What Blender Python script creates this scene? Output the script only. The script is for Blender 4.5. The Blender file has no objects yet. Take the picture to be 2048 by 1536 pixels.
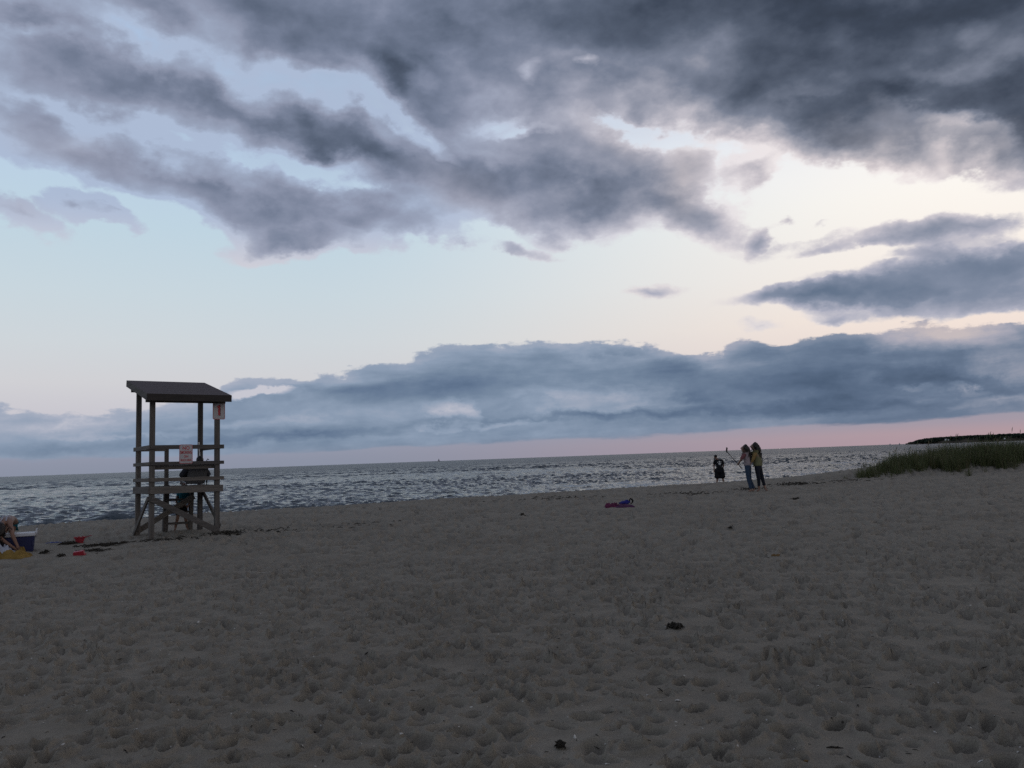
import bpy, bmesh, math, random
import numpy as np
from mathutils import Vector, Matrix, Euler

# ------------------------------------------------------------------ camera
S = bpy.context.scene
COL = S.collection
W0, H0, FPX = 2048.0, 1536.0, 1704.0
CAM_H = 1.45
ROLL = math.atan(0.0364)
HOR_C = 916.5                                   # horizon row at the picture's centre column
PITCH = math.atan((HOR_C - H0 / 2) * math.cos(ROLL) / FPX)
cam_d = bpy.data.cameras.new('camera')
cam = bpy.data.objects.new('camera', cam_d)
COL.objects.link(cam)
cam_d.sensor_fit = 'HORIZONTAL'
cam_d.sensor_width = 36.0
cam_d.lens = 36.0 * FPX / W0
cam_d.clip_start = 0.1
cam_d.clip_end = 60000.0
RM = Matrix.Rotation(math.pi / 2 + PITCH, 3, 'X') @ Matrix.Rotation(-ROLL, 3, 'Z')
cam.matrix_world = Matrix.Translation((0, 0, CAM_H)) @ RM.to_4x4()
S.camera = cam


def ray(px, py):
    """world direction seen at photo pixel (2048 x 1536)"""
    v = Vector(((px - W0 / 2) / FPX, (H0 / 2 - py) / FPX, -1.0))
    return (RM @ v).normalized()


def ground(px, py, z=0.0):
    d = ray(px, py)
    t = (z - CAM_H) / d.z
    return Vector((d.x * t, d.y * t, z))


def at_y(px, py, Y):
    d = ray(px, py)
    t = Y / d.y
    return Vector((d.x * t, d.y * t, CAM_H + d.z * t))


def azel(px, py):
    d = ray(px, py)
    return math.degrees(math.atan2(d.x, d.y)), math.degrees(math.asin(d.z))


def lin(c):
    out = []
    for v in c[:3]:
        v = v / 255.0
        out.append(v / 12.92 if v <= 0.04045 else ((v + 0.055) / 1.055) ** 2.4)
    return (out[0], out[1], out[2], 1.0)


# ------------------------------------------------------------------ sky
SUN_AZ, SUN_EL = 48.0, 3.0                     # the sun is behind cloud, low, right of the frame
world = bpy.data.worlds.new('World')
S.world = world
world.use_nodes = True
NT = world.node_tree
NT.nodes.clear()


class NB:
    """small helper to write node graphs"""
    def __init__(self, nt):
        self.nt = nt

    def n(self, kind, **kw):
        nd = self.nt.nodes.new(kind)
        for k, v in kw.items():
            setattr(nd, k, v)
        return nd

    def put(self, sock, v):
        if isinstance(v, bpy.types.NodeSocket):
            self.nt.links.new(v, sock)
        elif v is not None:
            sock.default_value = v

    def m(self, op, a, b=None, c=None, clamp=False):
        nd = self.n('ShaderNodeMath', operation=op, use_clamp=clamp)
        self.put(nd.inputs[0], a)
        self.put(nd.inputs[1], b)
        self.put(nd.inputs[2], c)
        return nd.outputs[0]

    def vm(self, op, a, b=None, c=None):
        nd = self.n('ShaderNodeVectorMath', operation=op)
        self.put(nd.inputs[0], a)
        self.put(nd.inputs[1], b)
        if c is not None:
            if op == 'SCALE':
                self.put(nd.inputs['Scale'], c)
            else:
                self.put(nd.inputs[2], c)
        return nd.outputs[0]

    def comb(self, x, y, z):
        nd = self.n('ShaderNodeCombineXYZ')
        self.put(nd.inputs[0], x)
        self.put(nd.inputs[1], y)
        self.put(nd.inputs[2], z)
        return nd.outputs[0]

    def sep(self, v):
        nd = self.n('ShaderNodeSeparateXYZ')
        self.put(nd.inputs[0], v)
        return nd.outputs

    def mapr(self, v, a, b, c=0.0, d=1.0, kind='SMOOTHSTEP'):
        nd = self.n('ShaderNodeMapRange', interpolation_type=kind)
        self.put(nd.inputs[0], v)
        self.put(nd.inputs[1], a)
        self.put(nd.inputs[2], b)
        self.put(nd.inputs[3], c)
        self.put(nd.inputs[4], d)
        return nd.outputs[0]

    def noise(self, vec, scale, detail=4.0, rough=0.5, lac=2.0, dist=0.0, color=False):
        nd = self.n('ShaderNodeTexNoise')
        self.put(nd.inputs['Vector'], vec)
        nd.inputs['Scale'].default_value = scale
        nd.inputs['Detail'].default_value = detail
        nd.inputs['Roughness'].default_value = rough
        nd.inputs['Lacunarity'].default_value = lac
        nd.inputs['Distortion'].default_value = dist
        return nd.outputs['Color' if color else 'Fac']

    def ramp(self, fac, stops, kind='LINEAR'):
        nd = self.n('ShaderNodeValToRGB')
        cr = nd.color_ramp
        cr.interpolation = kind
        while len(cr.elements) < len(stops):
            cr.elements.new(0.5)
        for e, (p, c) in zip(cr.elements, stops):
            e.position = p
            e.color = c
        self.put(nd.inputs[0], fac)
        return nd.outputs[0]

    def mix(self, f, a, b, blend='MIX'):
        nd = self.n('ShaderNodeMix', data_type='RGBA', blend_type=blend)
        self.put(nd.inputs[0], f)
        self.put(nd.inputs[6], a)
        self.put(nd.inputs[7], b)
        return nd.outputs[2]

    def curve(self, fac, pts):
        """float curve; pts in 0..1"""
        nd = self.n('ShaderNodeFloatCurve')
        c = nd.mapping.curves[0]
        while len(c.points) < len(pts):
            c.points.new(0.5, 0.5)
        for p, (x, y) in zip(c.points, pts):
            p.location = (x, y)
            p.handle_type = 'AUTO'
        nd.mapping.update()
        self.put(nd.inputs['Value'], fac)
        return nd.outputs[0]


B = NB(NT)
tc = B.n('ShaderNodeTexCoord')
DIR = tc.outputs['Generated']
dx, dy, dz = B.sep(DIR)
AZ = B.m('MULTIPLY', B.m('ARCTAN2', dx, dy), 57.29578)
EL = B.m('MULTIPLY', B.m('ARCSINE', dz), 57.29578)

# clear sky: one elevation ramp for the pale blue side, one for the sunset side
ELT = B.mapr(EL, 0.0, 40.0, kind='LINEAR')


def el_stops(lst):
    return [(e / 40.0, lin(c)) for e, c in lst]


left_sky = B.ramp(ELT, el_stops([(0, (140, 146, 165)), (1.6, (150, 154, 172)), (3.5, (200, 198, 206)), (5.5, (208, 208, 212)),
                                 (8, (206, 213, 218)), (11, (200, 214, 222)), (15, (191, 212, 225)), (20, (184, 206, 229)),
                                 (28, (172, 196, 228)), (40, (110, 135, 175))]))
right_sky = B.ramp(ELT, el_stops([(0, (172, 152, 160)), (0.6, (175, 155, 162)), (1.2, (160, 152, 165)), (2.4, (150, 148, 164)), (5, (232, 214, 208)), (8, (245, 230, 219)),
                                  (11, (248, 239, 231)), (15, (252, 247, 240)), (19, (252, 250, 249)), (25, (228, 234, 248)),
                                  (40, (120, 140, 175))]))
AZS = B.m('MULTIPLY', AZ, B.mapr(B.m('ABSOLUTE', AZ), 95.0, 178.0, 1.0, 0.0))    # eases back to 0 behind, so nothing jumps at 180 degrees
AZF = B.mapr(AZS, -15.0, 31.0)
clear = B.mix(AZF, left_sky, right_sky)

# noises on the direction sphere (no seam anywhere)
HV = B.vm('MULTIPLY', DIR, (1.0, 1.0, 1.6))      # flattened: streaks along the horizon
LV = B.vm('MULTIPLY', DIR, (1.0, 1.0, 4.5))
NW = B.noise(HV, 7.0, 6.0, 0.58, color=True)
NA = B.noise(HV, 8.0, 10.0, 0.63)
warp = B.vm('SUBTRACT', NW, (0.5, 0.5, 0.5))
WAMP = B.mapr(EL, 2.0, 22.0, 2.2, 7.0, kind='LINEAR')
wx, wy, wz = B.sep(warp)
UX = B.m('MULTIPLY_ADD', wx, WAMP, AZ)
UY = B.m('MULTIPLY_ADD', wy, WAMP, EL)
UV = B.comb(UX, UY, 0.0)


def blob_chain(vec, blobs, start):
    acc = start
    for cx, cy, rx, ry, ang, s in blobs:
        a0, e0 = azel(cx, cy)
        t = math.radians(ang)
        ux, uy = math.cos(t), math.sin(t)
        a1, e1 = azel(cx + ux * 40, cy + uy * 40)
        a2, e2 = azel(cx - uy * 40, cy + ux * 40)
        l1 = math.hypot(a1 - a0, e1 - e0) / 40.0
        l2 = math.hypot(a2 - a0, e2 - e0) / 40.0
        mp = B.n('ShaderNodeMapping', vector_type='TEXTURE')
        B.put(mp.inputs['Vector'], vec)
        mp.inputs['Location'].default_value = (a0, e0, 0)
        mp.inputs['Rotation'].default_value = (0, 0, math.atan2(e1 - e0, a1 - a0))
        mp.inputs['Scale'].default_value = (rx * l1, ry * l2, 1)
        g = B.n('ShaderNodeTexGradient', gradient_type='SPHERICAL')
        B.put(g.inputs['Vector'], mp.outputs[0])
        acc = B.m('MULTIPLY_ADD', g.outputs['Fac'], s, acc)
    return acc


UPPER = [
    # the dark roof of cloud, upper right
    (1800, 40, 950, 330, 3, 1.00), (2120, 10, 520, 330, 0, 0.42), (1480, 110, 420, 150, 12, 0.30),
    (1800, 215, 560, 120, 2, 0.55), (2050, 275, 190, 110, 25, 0.70), (1680, 285, 280, 75, 14, 0.48), (1830, 295, 190, 50, 5, .35),
    (1900, 165, 260, 40, -5, -0.25), (1440, 110, 90, 60, 20, -0.25), (1690, 115, 60, 35, 0, -.14), (1920, 80, 70, 35, 10, -.22),
    (1620, 175, 120, 40, 0, -.2), (1640, 235, 100, 40, 0, .18), (1800, 220, 160, 36, 0, .22),
    # top centre and left
    (1020, 20, 760, 240, 6, 0.70), (520, 30, 420, 150, 16, 0.50), (680, 60, 260, 90, 10, .15), (300, 40, 90, 60, 20, .3),
    (240, 165, 230, 100, 14, 0.70), (60, 140, 260, 140, 8, 0.48), (40, 20, 190, 60, 5, 0.55), (420, 210, 200, 60, 25, .22),
    (330, 190, 60, 60, 0, .15), (190, 130, 70, 50, 0, .15),
    # left bands running down to the right
    (20, 215, 150, 50, 18, 0.50), (140, 310, 340, 75, 17, 0.62), (420, 380, 340, 75, 19, 0.58), (640, 430, 330, 85, 8, 0.50),
    (560, 255, 320, 90, 17, 0.68), (790, 310, 330, 95, 25, 0.80), (950, 400, 230, 85, 15, 0.45), (480, 440, 160, 50, 30, .3),
    (700, 470, 180, 40, 5, .3), (830, 440, 200, 50, 5, .25), (560, 470, 120, 40, 20, .25),
    (885, 215, 190, 95, 42, 0.80), (1110, 200, 290, 110, 12, 0.50), (960, 120, 220, 80, 20, .2), (820, 165, 60, 30, 45, .3),
    # the central heap
    (1190, 370, 330, 125, 3, 0.95), (1150, 405, 90, 55, 0, .2), (1290, 300, 110, 50, 10, .25), (1340, 390, 110, 50, 20, .2),
    (450, 200, 60, 36, 30, .35), (520, 235, 80, 30, 20, .25), (640, 270, 70, 36, 20, .3), (730, 270, 80, 50, 30, .25), (330, 345, 80, 30, 20, .25), (590, 390, 90, 34, 25, .25), (60, 200, 60, 30, 30, .3),
    (760, 120, 110, 36, 20, .25), (650, 130, 70, 26, 15, .25), (360, 60, 70, 40, 40, .3), (160, 60, 60, 30, 20, .2), (910, 60, 130, 40, 10, .2), (1240, 150, 80, 40, 10, .2), (1090, 230, 80, 40, 10, .2), (1080, 405, 190, 95, 0, 0.35), (1300, 345, 150, 85, 5, 0.30), (1430, 440, 150, 66, 22, 0.72),
    (1120, 290, 180, 60, -5, .25), (1310, 230, 40, 36, 0, .35),
    # small scraps
    (1500, 343, 60, 38, -20, 0.50), (1508, 450, 28, 56, 8, 0.42), (1550, 412, 40, 24, 0, .5), (1625, 428, 50, 22, 10, .5),
    (20, 432, 170, 60, 20, .95), (130, 412, 120, 34, 22, 0.95), (232, 432, 100, 30, 22, 0.90),
    (500, 494, 90, 36, 0, 0.75), (620, 492, 140, 30, 8, .62), (950, 487, 200, 32, 8, 0.52), (1060, 500, 70, 20, 5, .42),
    (1310, 590, 120, 28, -6, 0.70), (1520, 655, 110, 20, -5, 0.58), (1660, 634, 90, 18, -5, 0.52),
    (250, 360, 260, 46, 18, .30), (560, 445, 250, 60, 10, .35), (770, 440, 230, 50, 5, .35), (300, 240, 200, 40, 16, .2),
    # gaps
    (600, 165, 210, 56, 12, -0.62), (300, 100, 200, 44, 36, -0.40), (130, 225, 170, 30, 32, -0.36), (40, 55, 90, 24, 5, -0.40), (140, 75, 80, 30, 30, -0.21),
    (400, 285, 280, 34, 14, -0.40), (560, 320, 110, 26, 0, -0.35), (640, 335, 80, 34, 0, -0.49), (710, 325, 60, 36, 0, -0.53), (780, 215, 80, 34, 15, -0.53),
    (870, 275, 110, 26, 42, -0.65), (1010, 252, 90, 34, 20, -0.36), (1070, 277, 80, 18, 0, -0.44),
    (860, 140, 60, 26, 30, -0.30), (1062, 140, 26, 26, 0, -0.44), (1170, 120, 30, 16, 0, -0.44), (1330, 262, 220, 30, 5, -0.30), (1940, 270, 130, 26, 8, -0.40), (1880, 300, 60, 20, 10, -0.26),
    (200, 235, 80, 36, 40, -0.21), (1000, 350, 20, 60, -30, -0.18),
    # right-hand streaks, lower
    (1740, 490, 340, 46, -4, .78), (1960, 452, 280, 40, -6, 0.50), (1850, 440, 300, 30, -6, .32), (1950, 520, 290, 42, -7, 0.75),
    (1900, 572, 450, 76, -4, 1.15), (1620, 598, 300, 30, -5, 0.95), (2030, 618, 210, 46, 0, 0.65), (2060, 540, 160, 80, 0, .5),
    (1780, 536, 200, 18, -5, -.25), (1660, 525, 200, 18, -5, -.25), (1580, 466, 120, 26, 0, .3),
]

start = B.mapr(EL, 13.0, 34.0, -0.26, 0.42, kind='LINEAR')        # overhead and behind: broken to closed cloud
outside = B.m('ABSOLUTE', B.m('SUBTRACT', AZ, 0.0))
start = B.m('MULTIPLY_ADD', B.mapr(outside, 36.0, 60.0), B.mapr(EL, 8.0, 30.0, 0.15, 0.35), start)
TAU0 = blob_chain(UV, UPPER, start)
TAU0 = B.m('MULTIPLY_ADD', B.mapr(EL, 15.0, 20.0), B.mapr(AZS, 12.0, -14.0, 0.20, 0.40), TAU0)
TAU0 = B.m('MULTIPLY_ADD', B.mapr(EL, 17.0, 13.0), 0.12, TAU0)
NA0 = B.m('SUBTRACT', NA, 0.5)
NAW = B.mapr(EL, 10.0, 18.0, 0.9, 1.55, kind='LINEAR')
NM0 = B.m('SUBTRACT', B.m('ABSOLUTE', B.m('MULTIPLY_ADD', B.noise(HV, 11.0, 6.0, 0.55), 2.0, -1.0)), 0.20)
NMW = B.mapr(EL, 10.0, 18.0, 0.3, 0.75, kind='LINEAR')
TAU = B.m('MULTIPLY_ADD', NM0, NMW, B.m('MULTIPLY_ADD', NA0, NAW, TAU0))
NB0 = B.m('SUBTRACT', B.noise(HV, 6.0, 5.0, 0.5), 0.5)
TAUS = B.m('MULTIPLY_ADD', NB0, 0.9, B.m('MULTIPLY_ADD', NM0, 0.35, B.m('MULTIPLY_ADD', NA0, 0.55, TAU0)))

# relief: density a little towards the light (right and down) makes one flank bright, one dark
SV = B.vm('ADD', HV, (0.014, 0.0, -0.022))
NS = B.noise(SV, 9.0, 5.0, 0.52)
NS2 = B.noise(HV, 9.0, 5.0, 0.52)
REL = B.m('SUBTRACT', NS, NS2)

ALPHA_U = B.mapr(TAU, 0.07, 0.34)
TONE_U = B.m('MULTIPLY_ADD', REL, 0.9, TAUS)
TONE_U = B.m('SUBTRACT', TONE_U, B.mapr(AZS, -30.0, 24.0, 0.56, 0.08, kind='LINEAR'))
TONE_U = B.mapr(TONE_U, 0.0, 1.68, kind='LINEAR')
cold = B.ramp(TONE_U, [(0.0, lin((172, 187, 212))), (0.14, lin((154, 165, 188))), (0.28, lin((141, 149, 171))), (0.44, lin((116, 126, 148))),
                       (0.62, lin((90, 101, 121))), (0.80, lin((66, 76, 93))), (1.0, lin((44, 51, 63)))])
warmc = B.ramp(TONE_U, [(0.0, lin((240, 232, 232))), (0.14, lin((206, 199, 204))), (0.28, lin((165, 165, 176))), (0.44, lin((122, 129, 146))),
                        (0.62, lin((88, 97, 114))), (0.80, lin((62, 71, 87))), (1.0, lin((42, 49, 60)))])
bluec = B.ramp(TONE_U, [(0.0, lin((222, 216, 218))), (0.2, lin((172, 174, 190))), (0.4, lin((128, 139, 160))), (0.7, lin((100, 116, 139))),
                        (1.0, lin((82, 98, 122)))])
upc = B.mix(B.mapr(AZS, -8.0, 22.0), cold, warmc)
upc = B.mix(B.mapr(EL, 17.0, 10.0), upc, bluec)
WARM = [(1370, 340, 60, 100, 0, 0.68), (1240, 275, 110, 40, 20, 0.37), (940, 395, 170, 60, 25, 0.46), (1760, 290, 200, 60, 5, 0.43), (130, 290, 220, 50, 18, 0.37), (20, 415, 90, 40, 20, 0.50),
        (1150, 250, 140, 60, 0, 0.09), (2000, 300, 120, 50, 0, 0.31)]
WM = blob_chain(UV, WARM, B.m('MULTIPLY', 0.0, NA))
upc = B.mix(B.m('MULTIPLY', B.m('MINIMUM', WM, 1.0), B.mapr(TONE_U, 0.55, 0.1, 0.25, 0.85, kind='LINEAR')), upc, B.mix(AZF, lin((170, 168, 182)), lin((210, 197, 192))))
NV = B.noise(HV, 3.6, 6.0, 0.55)
veil_a = B.m('MULTIPLY', B.mapr(NV, 0.36, 0.66), B.mapr(EL, 15.5, 24.0, 0.0, 0.50))
clear = B.mix(veil_a, clear, B.mix(AZF, lin((158, 168, 190)), lin((206, 204, 210))))
sky = B.mix(ALPHA_U, clear, upc)

# low bank along the horizon
NLW = B.noise(LV, 11.0, 7.0, 0.60)
NL = B.noise(LV, 6.0, 7.0, 0.55, dist=0.3)
TOP = [(-120, 818), (0, 816), (90, 824), (150, 830), (230, 826), (300, 808), (370, 796), (430, 786), (452, 764), (520, 752), (600, 757),
       (650, 744), (760, 724), (860, 702), (930, 686), (1020, 688), (1110, 680), (1200, 681), (1320, 690), (1400, 704), (1440, 700),
       (1480, 682), (1560, 682), (1640, 668), (1740, 664), (1800, 655), (1900, 642), (2060, 648)]
BOT = [(-60, 920), (250, 917), (512, 907), (760, 898), (1024, 884), (1300, 871), (1536, 858), (1780, 845), (2060, 823)]


def az_curve(pts, edge):
    q = [azel(*p) for p in pts]
    q = [(-60.0, edge[0])] + q + [(60.0, edge[1])]
    return B.m('MULTIPLY', B.curve(B.mapr(AZS, -60.0, 60.0, kind='LINEAR'), [((a + 60) / 120.0, e / 12.0) for a, e in q]), 12.0)


top = az_curve(TOP, (4.0, 7.5))
bot = az_curve(BOT, (1.3, 2.0))
ELW = B.m('MULTIPLY_ADD', B.m('SUBTRACT', NLW, 0.5), 2.2, EL)
ELB = B.m('MULTIPLY_ADD', B.m('SUBTRACT', NLW, 0.5), 1.1, EL)
NLT = B.noise(B.vm('MULTIPLY', DIR, (1.0, 1.0, 1.8)), 22.0, 7.0, 0.62)
A_TOP = B.mapr(B.m('MULTIPLY_ADD', B.m('SUBTRACT', NLT, 0.5), 1.9, B.m('SUBTRACT', top, ELW)), -0.12, 0.20)
A_BOT = B.mapr(B.m('SUBTRACT', ELB, bot), -0.12, 0.16)
LOWB = [
    # light patches (negative = lighter)
    (1210, 800, 150, 38, 12, -0.30), (1100, 788, 90, 20, 5, -0.22), (1140, 815, 160, 14, 2, -0.18), (1360, 805, 80, 30, 20, -0.13),
    (900, 822, 70, 26, 15, -0.36), (935, 822, 30, 26, 60, -0.18), (868, 852, 30, 8, 0, -0.22),
    (580, 845, 130, 16, -3, -0.22), (150, 850, 160, 9, -3, -0.12), (60, 852, 130, 22, 0, -0.06), (430, 852, 120, 10, -2, -0.16), (250, 872, 200, 8, 0, -0.14),
    (1400, 700, 120, 34, 5, -0.25), (1480, 686, 50, 20, -20, -0.18), (1290, 718, 80, 14, -8, -0.18), (1100, 695, 130, 10, 0, -0.12), (1180, 708, 50, 16, 0, -0.13),
    (1920, 655, 240, 50, -5, -0.36), (2010, 710, 120, 60, 30, -0.29), (1820, 770, 26, 12, 0, -0.25), (1920, 780, 50, 14, 15, -0.36), (1730, 755, 60, 24, 0, -0.14),
    (1830, 800, 120, 14, -4, -0.14), (2000, 800, 160, 10, -6, -0.25), (1600, 790, 60, 30, 0, -0.10), (520, 786, 80, 11, -3, -1.1),
    (960, 850, 160, 9, -3, -0.14), (1050, 845, 200, 8, -4, -0.14),
    # dark cores
    (1650, 760, 330, 70, -3, 0.32), (1250, 829, 520, 13, -3, 0.30), (870, 775, 230, 40, -5, 0.26), (1380, 760, 150, 60, 20, 0.2), (600, 872, 330, 12, -4, 0.25),
    (130, 900, 330, 22, -3, 0.2), (1650, 820, 300, 18, -3, .25), (1250, 700, 120, 16, 0, .2), (1900, 760, 200, 30, 8, .25), (640, 780, 220, 16, -5, .15), (1560, 700, 200, 40, 0, .1),
]
NL2 = B.m('SUBTRACT', B.noise(HV, 24.0, 7.0, 0.62), 0.5)
LUV = B.comb(B.m('MULTIPLY_ADD', NL2, 4.5, B.m('MULTIPLY_ADD', wx, 3.0, AZ)), B.m('MULTIPLY_ADD', NL2, 1.6, B.m('MULTIPLY_ADD', B.m('SUBTRACT', NLW, 0.5), 1.0, EL)), 0.0)
T0 = B.m('MULTIPLY_ADD', B.m('SUBTRACT', NL, 0.5), B.mapr(AZS, -30.0, -4.0, 0.40, 0.90), 0.56)
T0 = B.m('ADD', T0, B.mapr(B.m('SUBTRACT', top, ELW), 0.0, 1.6, -0.22, 0.0))
T0 = B.m('ADD', T0, B.mapr(AZS, -30.0, 15.0, -0.12, 0.06, kind='LINEAR'))
TL = blob_chain(LUV, LOWB, T0)
TL = B.m('MULTIPLY_ADD', B.m('SUBTRACT', NLT, 0.5), 0.35, TL)
lowc = B.ramp(TL, [(0.0, lin((198, 198, 208))), (0.2, lin((168, 175, 192))), (0.42, lin((140, 156, 178))), (0.62, lin((119, 137, 160))), (0.8, lin((101, 120, 146))),
                   (1.0, lin((80, 100, 128)))])
lowr = B.ramp(TL, [(0.0, lin((196, 186, 188))), (0.2, lin((166, 166, 180))), (0.42, lin((130, 141, 161))), (0.62, lin((105, 122, 146))), (0.8, lin((88, 106, 131))),
                   (1.0, lin((74, 92, 116)))])
lowc = B.mix(B.mapr(AZS, 0.0, 25.0), lowc, lowr)
sky = B.mix(B.m('MULTIPLY', A_TOP, A_BOT), sky, lowc)
# haze veil just over the sea
veil = B.mix(AZF, lin((136, 143, 160)), lin((176, 148, 157)))
sky = B.mix(B.mapr(EL, 1.6, 0.0, 0.0, 0.55), sky, veil)
# below the horizon (never seen past the sea): same as the veil, dim
sky = B.mix(B.mapr(EL, -0.3, -2.0), sky, lin((70, 72, 78)))

nish = B.n('ShaderNodeTexSky', sky_type='NISHITA')
nish.sun_disc = False
nish.sun_elevation = math.radians(SUN_EL)
nish.sun_rotation = math.radians(SUN_AZ)
nish.air_density = 1.0
nish.dust_density = 1.5
bg_n = B.n('ShaderNodeBackground')
B.put(bg_n.inputs[0], nish.outputs[0])
bg_n.inputs[1].default_value = 0.0006
bg = B.n('ShaderNodeBackground')
B.put(bg.inputs[0], sky)
bg.inputs[1].default_value = 1.0
add = B.n('ShaderNodeAddShader')
B.put(add.inputs[0], bg.outputs[0])
B.put(add.inputs[1], bg_n.outputs[0])
wo = B.n('ShaderNodeOutputWorld')
B.put(wo.inputs[0], add.outputs[0])
world.cycles.sampling_method = 'MANUAL'
world.cycles.sample_map_resolution = 512

sun_d = bpy.data.lights.new('sun', 'SUN')
sun_d.energy = 0.03
sun_d.angle = math.radians(25)
sun_d.color = (1.0, 0.82, 0.68)
sun = bpy.data.objects.new('sun', sun_d)
COL.objects.link(sun)
sa, se = math.radians(SUN_AZ), math.radians(SUN_EL + 8)
sv = Vector((math.sin(sa) * math.cos(se), math.cos(sa) * math.cos(se), math.sin(se)))
sun.rotation_euler = sv.to_track_quat('Z', 'Y').to_euler()

S.view_settings.view_transform = 'Standard'
S.view_settings.look = 'None'
S.view_settings.exposure = 0.0
S.view_settings.gamma = 1.0
S.view_settings.use_curve_mapping = False
S.render.engine = 'CYCLES'
S.cycles.use_denoising = False
S.cycles.max_bounces = 6
S.cycles.diffuse_bounces = 2
S.cycles.glossy_bounces = 3

# ------------------------------------------------------------------ helpers
RNG = np.random.RandomState(7)
random.seed(7)


def tag(o, label=None, cat=None, group=None, kind=None):
    if label:
        o['label'] = label
    if cat:
        o['category'] = cat
    if group:
        o['group'] = group
    if kind:
        o['kind'] = kind
    return o


def empty(name, loc, rz=0.0, rot=None):
    o = bpy.data.objects.new(name, None)
    o.empty_display_size = 0.1
    o.location = loc
    o.rotation_euler = rot if rot else (0, 0, rz)
    COL.objects.link(o)
    return o


def link(name, mesh, mat=None, parent=None, loc=None, rot=None):
    o = bpy.data.objects.new(name, mesh)
    if mat is not None:
        mesh.materials.clear()
        mesh.materials.append(mat)
    COL.objects.link(o)
    if parent is not None:
        o.parent = parent
    if loc is not None:
        o.location = loc
    if rot is not None:
        o.rotation_euler = rot
    return o


class MB:
    """collects shapes into one mesh"""
    def __init__(self):
        self.v = []
        self.f = []

    def add(self, vs, fs):
        b = len(self.v)
        self.v.extend([tuple(p) for p in vs])
        self.f.extend([tuple(b + i for i in q) for q in fs])
        return self

    def box(self, c, sx, sy, sz, M=None):
        vs = [Vector((x * sx / 2, y * sy / 2, z * sz / 2)) for z in (-1, 1) for y in (-1, 1) for x in (-1, 1)]
        if M is not None:
            vs = [M @ p for p in vs]
        vs = [p + Vector(c) for p in vs]
        return self.add(vs, [(0, 2, 3, 1), (4, 5, 7, 6), (0, 1, 5, 4), (2, 6, 7, 3), (0, 4, 6, 2), (1, 3, 7, 5)])

    def beam(self, a, b, w, t, up=(0, 0, 1)):
        """board from a to b, w along 'up', t across"""
        a, b = Vector(a), Vector(b)
        d = (b - a).normalized()
        u = Vector(up)
        u = (u - d * u.dot(d)).normalized()
        s = d.cross(u)
        M = Matrix((d, s, u)).transposed()
        return self.box((a + b) / 2, (b - a).length, t, w, M)

    def tube(self, pts, rads, seg=8, cap=True):
        pts = [Vector(p) for p in pts]
        n = len(pts)
        if not hasattr(rads, '__len__'):
            rads = [rads] * n
        vs, fs = [], []
        ref = None
        for i, p in enumerate(pts):
            d = (pts[min(i + 1, n - 1)] - pts[max(i - 1, 0)]).normalized()
            if ref is None:
                ref = d.orthogonal().normalized()
            ref = (ref - d * ref.dot(d))
            ref = ref.normalized() if ref.length > 1e-6 else d.orthogonal().normalized()
            s = d.cross(ref)
            for k in range(seg):
                a = 2 * math.pi * k / seg
                vs.append(p + (ref * math.cos(a) + s * math.sin(a)) * rads[i])
        for i in range(n - 1):
            for k in range(seg):
                k2 = (k + 1) % seg
                fs.append((i * seg + k, i * seg + k2, (i + 1) * seg + k2, (i + 1) * seg + k))
        if cap:
            fs.append(tuple(reversed(range(seg))))
            fs.append(tuple(range((n - 1) * seg, n * seg)))
        return self.add(vs, fs)

    def ball(self, c, rx, ry, rz, seg=10, rings=7):
        vs = [(c[0], c[1], c[2] - rz)]
        for i in range(1, rings):
            ph = -math.pi / 2 + math.pi * i / rings
            for k in range(seg):
                a = 2 * math.pi * k / seg
                vs.append((c[0] + rx * math.cos(ph) * math.cos(a), c[1] + ry * math.cos(ph) * math.sin(a), c[2] + rz * math.sin(ph)))
        vs.append((c[0], c[1], c[2] + rz))
        fs = []
        for k in range(seg):
            k2 = (k + 1) % seg
            fs.append((0, 1 + k2, 1 + k))
            for i in range(rings - 2):
                fs.append((1 + i * seg + k, 1 + i * seg + k2, 1 + (i + 1) * seg + k2, 1 + (i + 1) * seg + k))
            fs.append((1 + (rings - 2) * seg + k, 1 + (rings - 2) * seg + k2, len(vs) - 1))
        return self.add(vs, fs)

    def mesh(self, name, smooth=False, bevel=0.0):
        me = bpy.data.meshes.new(name)
        me.from_pydata(self.v, [], self.f)
        if bevel > 0:
            bm = bmesh.new()
            bm.from_mesh(me)
            bmesh.ops.bevel(bm, geom=list(bm.edges), offset=bevel, segments=1, affect='EDGES', clamp_overlap=True)
            bm.to_mesh(me)
            bm.free()
        if smooth:
            me.polygons.foreach_set('use_smooth', [True] * len(me.polygons))
        me.update()
        return me

    def build(self, name, mat, parent=None, smooth=False, bevel=0.0, loc=None, rot=None):
        return link(name, self.mesh(name, smooth, bevel), mat, parent, loc, rot)


def skin(joints, edges, root=0, sub=2, name='skin'):
    """joints: list of (x, y, z, radius or (rx, ry)); one continuous tapered surface through them"""
    me = bpy.data.meshes.new(name)
    me.from_pydata([j[:3] for j in joints], edges, [])
    o = bpy.data.objects.new(name, me)
    COL.objects.link(o)
    o.modifiers.new('s', 'SKIN').use_smooth_shade = True
    for i, j in enumerate(joints):
        r = j[3]
        me.skin_vertices[0].data[i].radius = r if hasattr(r, '__len__') else (r, r)
        me.skin_vertices[0].data[i].use_root = (i == root)
    if sub:
        m = o.modifiers.new('u', 'SUBSURF')
        m.levels = sub
        m.render_levels = sub
    dg = bpy.context.evaluated_depsgraph_get()
    dg.update()
    out = bpy.data.meshes.new_from_object(o.evaluated_get(dg))
    bpy.data.objects.remove(o)
    bpy.data.meshes.remove(me)
    out.name = name
    out.polygons.foreach_set('use_smooth', [True] * len(out.polygons))
    return out


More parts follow.
